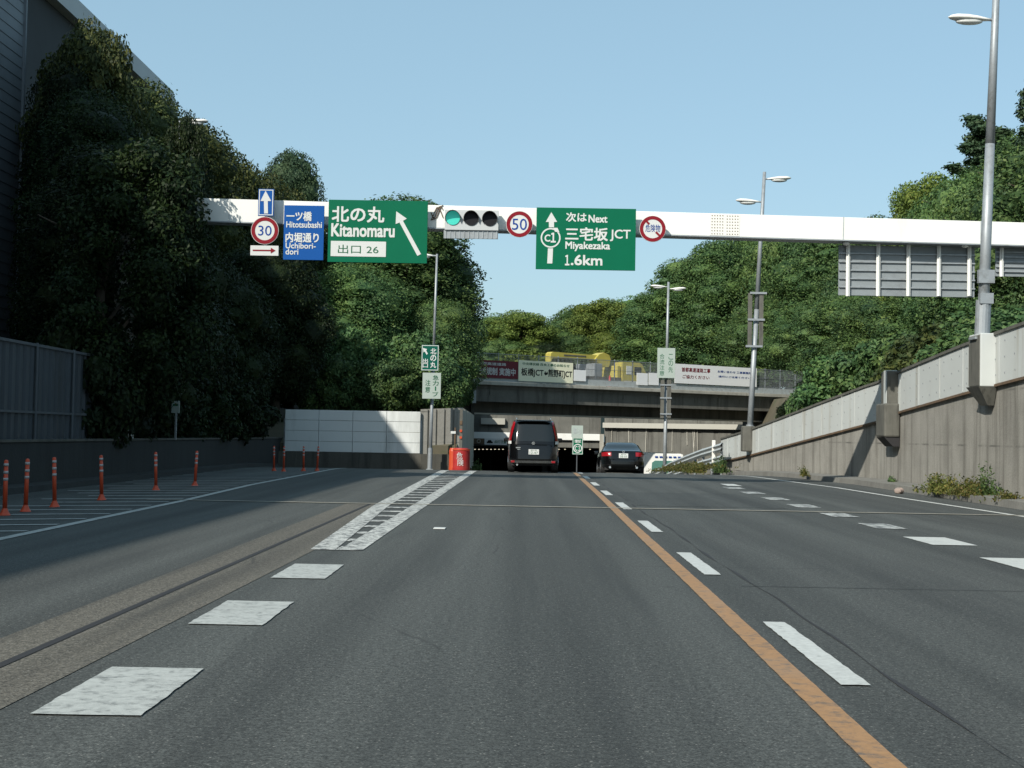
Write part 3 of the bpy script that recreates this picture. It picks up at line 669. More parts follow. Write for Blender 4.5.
# floor of the tunnel
mb = MB(); z118 = zroad(121.9)
mb.face([(xa - .1, 121.9, z118), (xb + .1, 121.9, z118), (xb + .1, 178, z118 - 2), (xa - .1, 178, z118 - 2)]); struct('tunnel_road', mb, M['road'])
rw2 = empty('streaked_retaining_wall', (xb + .3, 118, 0), 'grey retaining wall with pale vertical streaks behind the black sedan', 'wall')
P0 = Vector((xb + .3, 118.0)); P1 = Vector((20.5, 111.5))
mb = MB(); flute(mb, P0, P1, -6, 4.5, rw2, 11, .04, .4); mb.build('wall', M['conc_bridge'], rw2)
dd = (P1 - P0).normalized(); ang = math.atan2(dd.y, dd.x)
mb = MB(); zc = at(700, 426.5, 114).z; mb.box(loc((*((P0 + P1) / 2 + Vector((dd.y, -dd.x)) * .25), zc), rw2), ((P1 - P0).length, .3, .42), rot=Matrix.Rotation(ang, 3, 'Z')); mb.build('duct', M['creamst'], rw2)
random.seed(5)
mb = MB()
for k in range(9):
    t = random.uniform(.3, 12.5); q = P0 + dd * t + Vector((dd.y, -dd.x)) * .05; hh = random.uniform(1.2, 3.4)
    mb.box(loc((q.x, q.y, zc - .3 - hh / 2), rw2), (.05, .03, hh), rot=Matrix.Rotation(ang, 3, 'Z') @ Matrix.Rotation(random.uniform(-.05, .05), 3, 'Y'))
mb.build('drain_pipes', M['conc_light'], rw2)
mb = MB(); pa, pb = at(481, 421, 117.6), at(505, 421, 117.6); mb.box(((pa.x + pb.x) / 2, -.2, pa.z), (pb.x - pa.x, .3, .52)); mb.build('duct', M['creamst'], pt)
# board over the left bore
pa, pb = at(484.5, 441.5, 117.6), at(507, 441.5, 117.6)
bs = empty('portal_board', ((pa.x + pb.x) / 2, 117.6, pa.z - .25), 'white board with a car pictogram over the left tunnel bore', 'sign')
W = pb.x - pa.x; mb = MB(); mb.box((0, 0, .25), (W, .06, .52)); mb.build('board', M['signwhite'], bs)
mb = MB(); mb.prism([(-.75, .12), (-.25, .12), (-.25, .24), (-.33, .26), (-.4, .38), (-.62, .38), (-.68, .26), (-.75, .24)], -.045, -.035); mb.build('car_pictogram', M['signink'], bs)
mb = MB(); text_mesh(mb, '点灯注意', .38, .25, 1.0, .26, -.036); mb.build('lettering', M['inkgreen'], bs)
pa, pb = at(473.5, 441, 117.6), at(484, 441, 117.6)
bs = empty('portal_board', ((pa.x + pb.x) / 2, 117.6, pa.z - .25), 'brown unlit board over the tunnel left of the white board', 'sign')
mb = MB(); mb.box((0, 0, .25), (pb.x - pa.x, .06, .46)); mb.build('board', M['rust'], bs); mb = MB(); mb.ring((0, .25), .16, .12, -.05, -.031); mb.build('mark', M['creamst'], bs)

# ------------------------------------------------------------------ guard rail right of the sedan
gp = [(7.95, 57.5), (7.7, 62), (7.5, 66), (7.3, 71), (7.2, 76), (7.1, 82), (7.0, 90)]
gr_ = empty('guard_rail', (7.95, 57.5, 0), 'grey two-rail guard rail dropping behind the crest beside the black sedan', 'guard rail')
def ztop(y): return interp(y, [(57.5, 1.12), (62, .82), (71, 0.1), (76, -.35), (82, -.8), (90, -1.5)])
for dz, hh, nm in ((0, .36, 'rail'), (-.50, .34, 'rail')):
    mb = MB(); pv = None
    for x, y in gp:
        z = ztop(y) + dz
        r = [mb.bm.verts.new(loc(p, gr_)) for p in ((x, y, z), (x - .07, y, z - hh * .25), (x, y, z - hh * .5), (x - .07, y, z - hh * .75), (x, y, z - hh), (x + .03, y, z - hh), (x + .03, y, z))]
        if pv:
            for j in range(7): mb.bm.faces.new((pv[j], pv[(j + 1) % 7], r[(j + 1) % 7], r[j]))
        pv = r
    mb.build(nm, M['galv_l'], gr_)
for i in range(15):
    y = 58 + i * 2.1; x = interp(y, [(b, a) for a, b in gp]) + .09
    mb = MB(); mb.cyl(loc((x, y, zroad(y) - .1), gr_), loc((x, y, ztop(y) + .04), gr_), .06, seg=10); mb.build('post', M['galv'], gr_)
mb = MB(); mb.box(loc((7.85, 59.3, .72), gr_), (.14, .16, 1.0), bev=.02); mb.build('joint_post', M['offwhite'], gr_)

# ------------------------------------------------------------------ gantry
GY = 37.0
zL_, zR_ = at(240, 212, GY).z, at(1024, 235.3, GY).z; xL_, xR_ = at(240, 212, GY).x, at(1024, 235, GY).x
sl = (zR_ - zL_) / (xR_ - xL_); gz = lambda x: zL_ + (x - xL_) * sl
gx0, gx1 = -10.75, 15.2
ga = empty('sign_gantry', (-10.75, GY, .2), 'white box-beam gantry spanning the whole road with signs and a signal', 'gantry')
mb = MB(); rot = Matrix.Rotation(-math.atan(sl), 3, 'Y')
cx = (gx0 + gx1) / 2; mb.box(loc((cx, GY, gz(cx)), ga), (gx1 - gx0, .5, .60), rot=rot, bev=.01); mb.build('beam', M['white_st'], ga)
mb = MB(); mb.box(loc((cx, GY, gz(cx) - .315), ga), (gx1 - gx0, .54, .03), rot=rot); mb.build('bottom_flange', M['galv'], ga)
for xc in (gx0, gx1):
    mb = MB(); mb.box(loc((xc + (.0 if xc < 0 else 0), GY + .0, gz(xc) / 2 - .3), ga), (.5, .46, gz(xc) + .3), bev=.01); mb.build('column', M['white_st'], ga)
mb = MB()
for cxu in (716, 731):
    px = at(cxu, 228, GY).x
    for i in range(5):
        for j in range(7):
            mb.cyl(loc((px - .14 + i * .07, GY - .265, gz(px) - .24 + j * .08), ga), loc((px - .14 + i * .07, GY - .25, gz(px) - .24 + j * .08), ga), .014, seg=6)
mb.build('splice_bolts', M['rust'], ga)
mb = MB(); px = at(723.5, 228, GY).x; mb.box(loc((px, GY, gz(px)), ga), (.78, .515, .57), rot=rot); mb.build('splice_plate', M['offwhite'], ga)
for px in (-8.0, -3.0, .9, 8.2, 11.8):
    mb = MB(); mb.box(loc((px, GY, gz(px)), ga), (.025, .512, .606), rot=rot); mb.build('beam_seam', M['galv_l'], ga)
# cables on the beam by the signal
mb = MB()
for k in range(3):
    pts = [at(431 + 5 * t, 205 + 14 * (.5 + .5 * math.sin(t * 2 + k)) + k, GY - .27) for t in (0, .4, .8, 1.2, 1.6, 2.0, 2.4)]
    mb.tube([loc(p, ga) for p in pts], [.012] * 7, 6)
mb.build('cable', M['rust'], ga)
SY = 36.45; SS = FPX / SY
class Sign:
    def __init__(s, name, label, cat, u, v, Y=SY):
        s.Y = Y; s.o = at(u, v, Y); s.root = empty(name, s.o, label, cat); s.mm = {}; s.S = FPX / Y
    def xz(s, u, v): p = at(u, v, s.Y); return p.x - s.o.x, p.z - s.o.z
    def panel(s, u0, v0, u1, v1, mat, border=None, bw=.03, nm='panel', th=.05, y=0):
        c = s.xz((u0 + u1) / 2, (v0 + v1) / 2); w_, h_ = (u1 - u0) / s.S, (v1 - v0) / s.S
        mb = MB(); mb.box((c[0], y + th / 2, c[1]), (w_, th, h_), bev=.004); p = mb.build(nm, M[mat], s.root)
        if border:
            mb = MB(); g = .018
            for (dx, dz, a, b) in ((0, h_ / 2 - g - bw / 2, w_ - 2 * g, bw), (0, -h_ / 2 + g + bw / 2, w_ - 2 * g, bw), (w_ / 2 - g - bw / 2, 0, bw, h_ - 2 * g - 2 * bw), (-w_ / 2 + g + bw / 2, 0, bw, h_ - 2 * g - 2 * bw)):
                mb.box((c[0] + dx, y - .002, c[1] + dz), (a, .006, b))
            mb.build('border', M[border], s.root)
        return p
    def txt(s, body, u0, v0, u1, v1, mat, bold=.03, y=-.007, vertical=False):
        mb = MB(); c = s.xz((u0 + u1) / 2, (v0 + v1) / 2); text_mesh(mb, body, c[0], c[1], (u1 - u0) / s.S, (v1 - v0) / s.S, y, bold, vertical); mb.build('lettering', M[mat], s.root)
    def poly(s, pts, mat, nm='arrow', y=-.009):
        mb = MB(); mb.prism([s.xz(*p) for p in pts], y, y + .005); return mb.build(nm, M[mat], s.root)
    def disc(s, u, v, r, mat, nm='face', y=0, th=.02):
        c = s.xz(u, v); mb = MB(); mb.cyl((c[0], y, c[1]), (c[0], y + th, c[1]), r / s.S, seg=48); return mb.build(nm, M[mat], s.root)
    def ringp(s, u, v, ro, ri, mat, nm='rim', y=-.006):
        c = s.xz(u, v); mb = MB(); mb.ring(c, ro / s.S, ri / s.S, y, y + .005, 48); return mb.build(nm, M[mat], s.root)
    def brackets(s, us, v0, v1, nm='bracket'):
        for u in us:
            c0, c1 = s.xz(u, v0), s.xz(u, v1); mb = MB(); mb.box((c0[0], .085, (c0[1] + c1[1]) / 2), (.07, .06, abs(c1[1] - c0[1]))); mb.box((c0[0], .2, s.xz(u, 214 + (u - 240) * .028)[1]), (.06, .2, .2)); mb.build(nm, M['galv'], s.root)
    def done(s):
        for k, mb in s.mm.items(): mb.build('lettering', M[k], s.root)
Z1 = lambda x, y: (230 + x / 4.654, 180 + y / 4.654)
Z2 = lambda x, y: (430 + x / 4.096, 180 + y / 4.096)
def rect(Z, x0, y0, x1, y1): a = Z(x0, y0); b = Z(x1, y1); return (*a, *b)
# one way arrow
s = Sign('arrow_sign', 'small blue sign with a white upward arrow at the top of the gantry stack', 'sign', 265.8, 202.5)
s.panel(*rect(Z1, 131, 41, 204, 168), 'signblue', 'signwhite', .022)
s.poly([Z1(*p) for p in ((166, 50), (192, 98), (176, 98), (177, 156), (159, 156), (158, 98), (142, 98))], 'signwhite'); s.brackets([265.8], 192, 214); s.done()
s = Sign('speed_limit_sign', 'round speed limit sign reading 30 above a red arrow plate', 'sign', *Z1(162, 235))
s.disc(*Z1(162, 235), 65 / 4.654, 'signwhite'); s.ringp(*Z1(162, 235), 63 / 4.654, 46 / 4.654, 'signred'); s.txt('30', *rect(Z1, 131, 212, 194, 259), 'inkblue', .01)
s.brackets([264.8], 222, 240); s.done()
s = Sign('arrow_plate', 'narrow white plate with a red arrow pointing right under the 30 sign', 'sign', *Z1(160, 328))
s.panel(*rect(Z1, 94, 305, 226, 352), 'signwhite'); s.poly([Z1(*p) for p in ((106, 324), (190, 325), (190, 315), (212, 328), (190, 341), (190, 331), (106, 330))], 'signred'); s.brackets([264.8], 242, 250)
s.done()
s = Sign('direction_sign', 'blue direction sign with white Japanese and Latin place names', 'sign', *Z1(343, 245))
s.panel(*rect(Z1, 249, 117, 437, 373), 'signblue')
s.txt('一ツ橋', *rect(Z1, 263, 147, 380, 190), 'signwhite'); s.txt('Hitotsubashi', *rect(Z1, 262, 194, 428, 222), 'signwhite', .02)
s.txt('内堀通り', *rect(Z1, 259, 246, 413, 290), 'signwhite'); s.txt('Uchibori-', *rect(Z1, 259, 293, 399, 319), 'signwhite', .02); s.txt('dori', *rect(Z1, 259, 320, 318, 347), 'signwhite', .02)
s.brackets([295, 313], 206, 255); s.done()
s = Sign('exit_sign', 'large green exit sign reading Kitanomaru with a white slanting arrow', 'sign', *Z1(688, 240))
s.panel(*rect(Z1, 455, 93, 920, 386), 'signgreen')
s.txt('北の丸', *rect(Z1, 475, 124, 718, 196), 'signwhite', .03); s.txt('Kitanomaru', *rect(Z1, 472, 205, 766, 264), 'signwhite', .03)
s.panel(*rect(Z1, 468, 285, 727, 357), 'signwhite', nm='exit_number_plate', th=.01, y=-.011); s.txt('出口 26', *rect(Z1, 502, 302, 692, 343), 'inkgreen', .01, y=-.016)
s.poly([Z1(*p) for p in ((774, 146), (823, 180), (805, 190), (889, 345), (872, 353), (789, 198), (771, 205))], 'signwhite'); s.brackets([340, 364, 390, 414], 203, 258); s.done()
# signal
s = Sign('traffic_signal', 'horizontal three-lens traffic signal with green lit on the gantry beam', 'traffic signal', *Z2(170, 163))
s.panel(*rect(Z2, 60, 123, 281, 206), 'signal_grey', nm='housing', th=.22, y=-.02)
for i, (x, y) in enumerate(((94, 156), (169, 158), (245, 160))):
    u, v = Z2(x, y); c = s.xz(u, v); q = s.disc(u, v, 29 / 4.096, 'lens_on' if i == 0 else 'lens_off', 'lens', y=-.045, th=.02)
    if i == 0: q['label'] = 'lit green lens'
    mb = MB(); ro = 32 / 4.096 / s.S; prev = None
    for k in range(17):
        a = math.pi * (-.12 + 1.24 * k / 16); ln = .22 * (.35 + .65 * max(0, math.sin(a)))
        r = [mb.bm.verts.new(p) for p in ((c[0] + ro * math.cos(a), -.02, c[1] + ro * math.sin(a)), (c[0] + ro * math.cos(a), -.02 - ln, c[1] + ro * math.sin(a) - .02))]
        if prev: mb.bm.faces.new((prev[0], prev[1], r[1], r[0]))
        prev = r
    h_ = mb.build('hood', M['grime'], s.root); h_.modifiers.new('thick', 'SOLIDIFY').thickness = .008
s.panel(*rect(Z2, 55, 207, 279, 240), 'galv', nm='lower_plate', th=.03, y=.03)
for k in range(12):
    c = s.xz(*Z2(64 + k * 19, 224)); mb = MB(); mb.box((c[0], .02, c[1]), (.012, .02, .19)); mb.build('plate_rib', M['galv_l'], s.root)
s.brackets([452, 490], 212, 236); s.done()
s = Sign('speed_limit_sign', 'round speed limit sign reading 50 between signal and green sign', 'sign', *Z2(366, 181))
s.disc(*Z2(366, 181), 54.5 / 4.096, 'signwhite'); s.ringp(*Z2(366, 181), 53 / 4.096, 38.5 / 4.096, 'signred'); s.txt('50', *rect(Z2, 336, 158, 397, 205), 'inkblue', .01); s.brackets([519.5], 212, 234)
s.done()
s = Sign('junction_sign', 'large green sign reading Miyakezaka JCT 1.6km with the C1 route mark', 'sign', *Z2(638, 241))
s.panel(*rect(Z2, 434, 114, 843, 369), 'signgreen')
s.txt('次は', *rect(Z2, 558, 134, 641, 171), 'signwhite'); s.txt('Next', *rect(Z2, 650, 144, 726, 174), 'signwhite')
s.txt('三宅坂', *rect(Z2, 555, 195, 728, 248), 'signwhite', .03); s.txt('JCT', *rect(Z2, 738, 204, 821, 251), 'signwhite', .02)
s.txt('Miyakezaka', *rect(Z2, 555, 254, 737, 292), 'signwhite'); s.txt('１', *rect(Z2, 554, 308, 570, 349), 'signwhite', .03); s.txt('.6km', *rect(Z2, 578, 308, 705, 349), 'signwhite')
s.poly([Z2(*p) for p in ((497, 132), (521, 172), (508, 172), (508, 194), (487, 194), (487, 172), (474, 172))], 'signwhite')
s.poly([Z2(*p) for p in ((483, 280), (504, 280), (501, 342), (480, 342))], 'signwhite', 'shaft')
s.ringp(*Z2(494, 237), 41 / 4.096, 35 / 4.096, 'signwhite', 'route_ring'); s.poly([Z2(*p) for p in ((505, 196), (522, 196), (530, 214), (512, 212))], 'signwhite', 'ring_arrow', -.012)
s.txt('C', *rect(Z2, 470, 224, 492, 252), 'signwhite', .03); s.txt('１', *rect(Z2, 496, 217, 514, 255), 'signwhite', .04)
s.brackets([548, 575, 600, 624], 214, 264); s.done()
s = Sign('no_dangerous_goods_sign', 'round white sign with red rim and slash right of the large green sign', 'sign', *Z2(912, 200))
s.disc(*Z2(912, 200), 54.5 / 4.096, 'signwhite'); s.ringp(*Z2(912, 200), 53 / 4.096, 39 / 4.096, 'signred')
s.poly([Z2(*p) for p in ((880, 168), (886, 162), (901, 178), (895, 184))], 'signred', 'slash'); s.poly([Z2(*p) for p in ((922, 216), (928, 210), (946, 228), (940, 234))], 'signred', 'slash')
s.txt('危険物', *rect(Z2, 882, 182, 943, 213), 'inkblue', .01); s.brackets([652.7], 218, 238); s.done()
# backs of two sign boards
def signback(name, label, u0, u1, v0, v1, ribs, sp_u=None):
    Y = 37.1; s = Sign(name, label, 'sign', (u0 + u1) / 2, (v0 + v1) / 2, Y)
    s.panel(u0, v0, u1, v1, 'galv_m', nm='panel', th=.04, y=.1)
    n = 6
    for k in range(1, n):
        v = v0 + (v1 - v0) * k / n; c = s.xz((u0 + u1) / 2, v); mb = MB(); mb.box((c[0], .075, c[1]), ((u1 - u0) / s.S, .05, .035)); mb.build('channel', M['galv'], s.root)
    for u in ribs:
        c0, c1 = s.xz(u, v0 - 6), s.xz(u, v1); mb = MB(); mb.box((c0[0], .03, (c0[1] + c1[1]) / 2), (.10, .04, c0[1] - c1[1])); mb.box((c0[0], .0, (c0[1] + c1[1]) / 2), (.02, .06, c0[1] - c1[1])); mb.build('rib', M['white_st'], s.root)
    return s
Z5 = lambda x, y: (800 + x / 3.84, 200 + y / 3.84)
s = signback('overhead_board', 'wide grey back of a sign board with five white ribs hanging under the gantry', 839.6, 975.6, 245.5, 296, [800 + x / 3.84 for x in (186, 302, 418, 535, 652)])
s = signback('overhead_board', 'grey ribbed back of a sign board cut by the right picture edge', 997, 1075, 247.5, 276.5, [1002, 1030, 1060])
for u, v in ((846, 243.5), (965, 246)):
    c = at(u, v, 36.9); mb = MB(); mb.sphere((0, 0, 0), (.09, .09, .05)); tag(mb.build('sign_lamp', M['offwhite'], loc=c), 'small white fixture under the gantry beam at the %s end of the wide sign back' % ('near' if u > 900 else 'signal-side'), 'fixture')

# ------------------------------------------------------------------ lamp posts
def lamp_head(root, p, dx, L_=.95, tilt=.05):
    """lantern body reaching dx (+1/-1) from point p"""
    mb = MB(); prof = [(0, .05), (.12, .075), (.3, .12), (.55, .15), (.8, .14), (.93, .09), (1.0, .02)]; pv = None
    for t, r_ in prof:
        x = p[0] + dx * (.12 + t * L_); z = p[2] + tilt * t
        ring_ = [mb.bm.verts.new((x, p[1] + r_ * 1.1 * math.cos(a), z + r_ * (.62 if math.sin(a) > 0 else .42) * math.sin(a))) for a in [2 * math.pi * k / 14 for k in range(14)]]
        if pv:
            for j in range(14): mb.bm.faces.new((pv[j], pv[(j + 1) % 14], ring_[(j + 1) % 14], ring_[j]))
        else: mb.bm.faces.new(ring_)
        pv = ring_
    mb.bm.faces.new(pv); h_ = mb.build('lantern', M['offwhite'], root, True)
    mb = MB(); mb.sphere((p[0] + dx * (.12 + .5 * L_), p[1], p[2] - .045), (.33 * L_, .12, .075)); mb.build('glass_bowl', M['lamp_glass'], h_, True)
    mb = MB(); mb.cyl(p, (p[0] + dx * .2, p[1], p[2] + .01), .035); mb.build('arm', M['galv'], root)
def post(name, label, base_uv, top_uv, Y, rad, heads, basez=None, group=None, topv=None):
    b = at(*base_uv, Y); t = at(*top_uv, Y)
    if basez is not None: b.z = basez
    r = empty(name, b, label, 'street lamp', group); d = t - b
    mb = MB(); mb.tube([(0, 0, 0), d * .5, d], [rad, rad * .8, rad * .55], 16); mb.build('pole', M['galv'], r, True)
    mb = MB(); mb.box((0, 0, .03), (rad * 3.6, rad * 3.6, .06), bev=.01); mb.cyl((0, 0, .05), d.normalized() * .9, rad * 1.3, seg=16); mb.build('base', M['galv'], r)
    for (u, v, dx) in heads:
        f = (at(u, v, Y).z - b.z) / d.z; q = d * f; lamp_head(r, (q.x, q.y, q.z), dx)
    return r, d
zb = interp(31.9, WTOP) + .05
r, d = post('street_lamp', 'tall near lamp post standing on the right wall, lantern pointing left', (982, 340), (998, -50), 31.9, .13, [(993, 20, -1), (996, -14, 1)])
mb = MB(); q = d * .16; mb.box((q.x + .0, q.y - .1, q.z), (.36, .12, .3)); mb.build('clamp', M['galv'], r); mb = MB(); mb.box((q.x, q.y - .1, q.z - .5), (.3, .16, .24)); mb.build('clamp', M['galv'], r)
r, d = post('street_lamp', 'double lamp post standing at the low far end of the right wall', (749, 426), (764.5, 172), 55.2, .12, [(763, 179, 1), (761.5, 202, -1)], interp(55.2, WBOT) + .3)
mb = MB(); c = at(755, 320, 55.2); bb = at(749, 426, 55.2); bb.z = r.location.z; c = c - bb
for k, du in enumerate((-.22, .22)): mb.box((c[0] + du, -.12, c[2]), (.16, .08, 2.1))
mb.build('sign_frame', M['grime'], r)
for k in (-1.05, 0, 1.05):
    mb = MB(); mb.box((c[0] + .02 + k * .07, -.18, c[2] + k), (.66, .06, .08)); mb.build('sign_clamp', M['galv'], r)
mb = MB(); mb.box((-.05, -.1, .35), (.5, .5, 1.0), bev=.05); mb.build('bracket', M['grime'], r)
r3, d = post('street_lamp', 'double lamp post far down the slope before the bridge, carrying a pale sign', (664.5, 462), (668.5, 282), 84.0, .12, [(668.5, 287, -1), (668.5, 289, 1)], zroad(84) - .05)
post('street_lamp', 'slim lamp post behind the white noise wall with its lantern pointing left', (430, 452), (437, 254), 56.6, .075, [(437, 256, -1)], -.2)
post('street_lamp', 'lamp post mostly hidden in the dark left trees, only its lantern showing', (172, 440), (180, 121), 52, .09, [(180, 122, 1)], .2)
# sign on the far post
Y3 = 83.7
s = Sign('pole_sign', 'pale green and white vertical sign on the far double lamp post', 'sign', 666, 363, Y3)
s.panel(657.3, 348, 675, 378, 'signgrey', nm='panel', th=.06, y=-.05); s.txt('合流注意', 659.5, 353.5, 664.3, 376, 'inkgreen', .01, -.056, True); s.txt('この先', 668.3, 353.5, 673, 373, 'inkgreen', .01, -.056, True)
s.done()
s = Sign('louvred_sign', 'dark louvred sign back on the far lamp post below the pale sign', 'sign', 665.6, 400, Y3)
for k, (a, b) in enumerate(((660.5, 664.2), (667, 671))): s.panel(a, 380, b, 418, 'grime', nm='leaf', th=.08)
for v in (385, 398, 414): s.panel(660, v - .7, 671.6, v + .7, 'galv', nm='clamp', th=.05, y=-.06)
s = Sign('exit_pole_sign', 'small teal vertical exit sign with white arrow on the slim lamp post', 'sign', 429.5, 358, 56.3)
Z4 = lambda x, y: (410 + x / 5.12, 330 + y / 5.12)
s.panel(*rect(Z4, 58, 76, 148, 209), 'signgreen2', 'signwhite', .025, y=-.03, th=.04)
s.txt('北の丸', *rect(Z4, 105, 92, 134, 196), 'signwhite', .02, -.04, True); s.txt('出口', *rect(Z4, 66, 145, 92, 194), 'signwhite', .02, -.04, True)
s.poly([Z4(*p) for p in ((66, 92), (88, 98), (83, 105), (92, 122), (85, 127), (76, 110), (70, 116))], 'signwhite', y=-.04); s.done()
s = Sign('curve_pole_sign', 'small white vertical sign reading sharp curve caution below the teal sign', 'sign', 431, 386, 56.3)
s.panel(*rect(Z4, 64, 219, 158, 352), 'signgrey', nm='panel', y=-.03, th=.04)
s.txt('急カーブ', *rect(Z4, 116, 230, 146, 342), 'inkgreen', .01, -.04, True); s.txt('注意', *rect(Z4, 78, 252, 104, 322), 'inkgreen', .01, -.04, True); s.done()
s = Sign('small_post_sign', 'tiny pale notice on a short post in front of the dark left trees', 'sign', 175.5, 407, 38.5)
s.panel(171.5, 401, 179.5, 413, 'signgrey', nm='panel', th=.03); s.panel(174.6, 413, 176.4, 440, 'galv', nm='post', th=.05)
s.panel(173, 404, 178, 406, 'signgreen', nm='mark', th=.004, y=-.005)
# C1 sign between the bores
s = Sign('route_sign', 'green C1 route sign on a thin post between the two tunnel bores', 'sign', 577.5, 445, 76)
s.panel(572.3, 437.5, 583, 454.5, 'signgreen', 'signwhite', .03, y=-.03, th=.04)
s.txt('環状', 574.6, 439.7, 581, 442.8, 'signwhite', .03, -.04); s.ringp(577.6, 448.3, 4.4, 3.5, 'signwhite', 'route_ring', -.04); s.txt('C', 575.0, 446.2, 577.3, 450.6, 'signwhite', .02, -.041); s.txt('１', 578.2, 446.0, 580.2, 450.8, 'signwhite', .02, -.041)
p = s.panel(571.5, 425.5, 583, 437.2, 'signgrey', nm='upper_panel', y=-.03, th=.04); s.txt('都心', 573, 428, 581.5, 434, 'galv_l', .0, -.04)
mb = MB(); c = s.xz(577, 454); mb.cyl((c[0], .03, c[1]), (c[0], .03, zroad(76) - s.o.z - .1), .032); mb.build('post', M['dullst'], s.root); s.done()
mb = MB(); mb.box((2.05, 77, zroad(77) + .15), (.35, 14, .5), bev=.08); struct('median_kerb', mb, M['conc_kerb'])

# ------------------------------------------------------------------ orange posts and cushion drums at the nose
def delineator(label):
    r = empty('delineator_post', (0, 0, 0), label, 'delineator post', 'orange delineator posts along the exit lane')
    mb = MB(); mb.cyl((0, 0, 0), (0, 0, .04), .085, .06, 20); mb.cyl((0, 0, .04), (0, 0, .10), .06, .034, 20); mb.build('foot', M['orange'], r, False)
    mb = MB(); mb.cyl((0, 0, .09), (0, 0, .78), .033, .030, 20); mb.sphere((0, 0, .78), (.03, .03, .022)); mb.build('tube', M['orange'], r, True)
    for z in (.52, .62, .73): 
        mb = MB(); mb.cyl((0, 0, z - .02), (0, 0, z + .02), .0345, .0345, 20); mb.build('reflective_band', M['refl'], r, True)
    return r
DP = [(-7.56, 20.25, 'orange delineator post cut by the left picture edge'), (-7.6, 21.2, 'orange delineator post second from the left picture edge'), (-7.63, 22.6, 'orange delineator post third from the left picture edge'),
      (-7.6, 25.0, 'orange delineator post fourth from the left, by the expansion joint'), (-7.8, 29.4, 'orange delineator post just left of the small post notice'), (-7.6, 32.0, 'orange delineator post just right of the small post notice'),
      (-8.13, 44.9, 'far orange delineator post, leftmost of the cluster before the noise wall'), (-7.75, 44.5, 'thicker far orange delineator post, second of the cluster before the noise wall'), (-7.26, 45.4, 'far orange delineator post, third of the cluster before the noise wall'), (-6.88, 45.8, 'far orange delineator post, nearest to the white edge line')]
d0 = None
for x, y, lb_ in DP:
    if d0 is None: d0 = delineator(lb_); d0.location = (x, y, H)
    else: q_ = dup(d0, (x, y, H), label=lb_); q_.rotation_euler = (R(JR.uniform(-2.2, 2.2)), R(JR.uniform(-2.2, 2.2)), 0)
Yd = 55.0
for u, lb_, wd in ((453.2, 'orange plastic post cushion left of the red drum at the nose', .17), (461, 'red cushion drum with white characters at the concrete nose', .36)):
    c = at(u, 460, Yd); r = empty('cushion_drum', (c.x, Yd, zroad(Yd)), lb_, 'cushion drum')
    h_ = at(u, 448, Yd).z - zroad(Yd)
    mb = MB(); rr = wd; mb.cyl((0, 0, 0), (0, 0, .1), rr, rr * 1.02, 28); mb.cyl((0, 0, .1), (0, 0, h_ - .12), rr * .97, rr * .97, 28); mb.cyl((0, 0, h_ - .12), (0, 0, h_), rr * .97, rr * .75, 28); mb.build('barrel', M['orange' if wd < .3 else 'redp'], r, False)
    if wd > .3:
        mb = MB(); text_mesh(mb, '危', -.04, h_ * .66, .24, .26, -rr - .012, .0); mb.build('lettering', M['signwhite'], r); mb = MB(); text_mesh(mb, '険', .0, h_ * .36, .24, .26, -rr - .012, .0); mb.build('lettering', M['signwhite'], r)
        mb = MB(); mb.ring((0, 0), rr + .004, rr - .01, 0, .05); o = mb.build('band', M['orange'], r); o.rotation_euler.x = R(90); o.location = (0, 0, h_ * .9)
c = at(455, 445, 56.2); r = empty('marker_post', (c.x, 56.2, -.2), 'thin rusty marker post with a small white flag plate above the drums', 'marker post')
mb = MB(); mb.cyl((0, 0, 0), (0, 0, 1.75), .03); mb.build('post', M['rust'], r); mb = MB(); mb.box((-.08, -.04, 1.55), (.2, .02, .1), rot=Matrix.Rotation(.0, 3, 'Y')); mb.build('plate', M['signwhite'], r)
c = at(461, 430, 56.9); r = empty('warning_lamp', (c.x, 56.9, -.2), 'tall post with amber lamps in front of the concrete nose wall', 'warning lamp')
mb = MB(); mb.box((0, 0, 1.25), (.12, .12, 2.5)); mb.build('post', M['grime'], r)
for z in (1.35, 1.62): mb = MB(); mb.cyl((0, -.1, z), (0, -.06, z), .055); mb.build('amber_lens', M['orange'], r)
mb = MB(); mb.box((0, -.08, 1.95), (.10, .04, .16)); mb.build('reflector_plate', M['rust'], r)

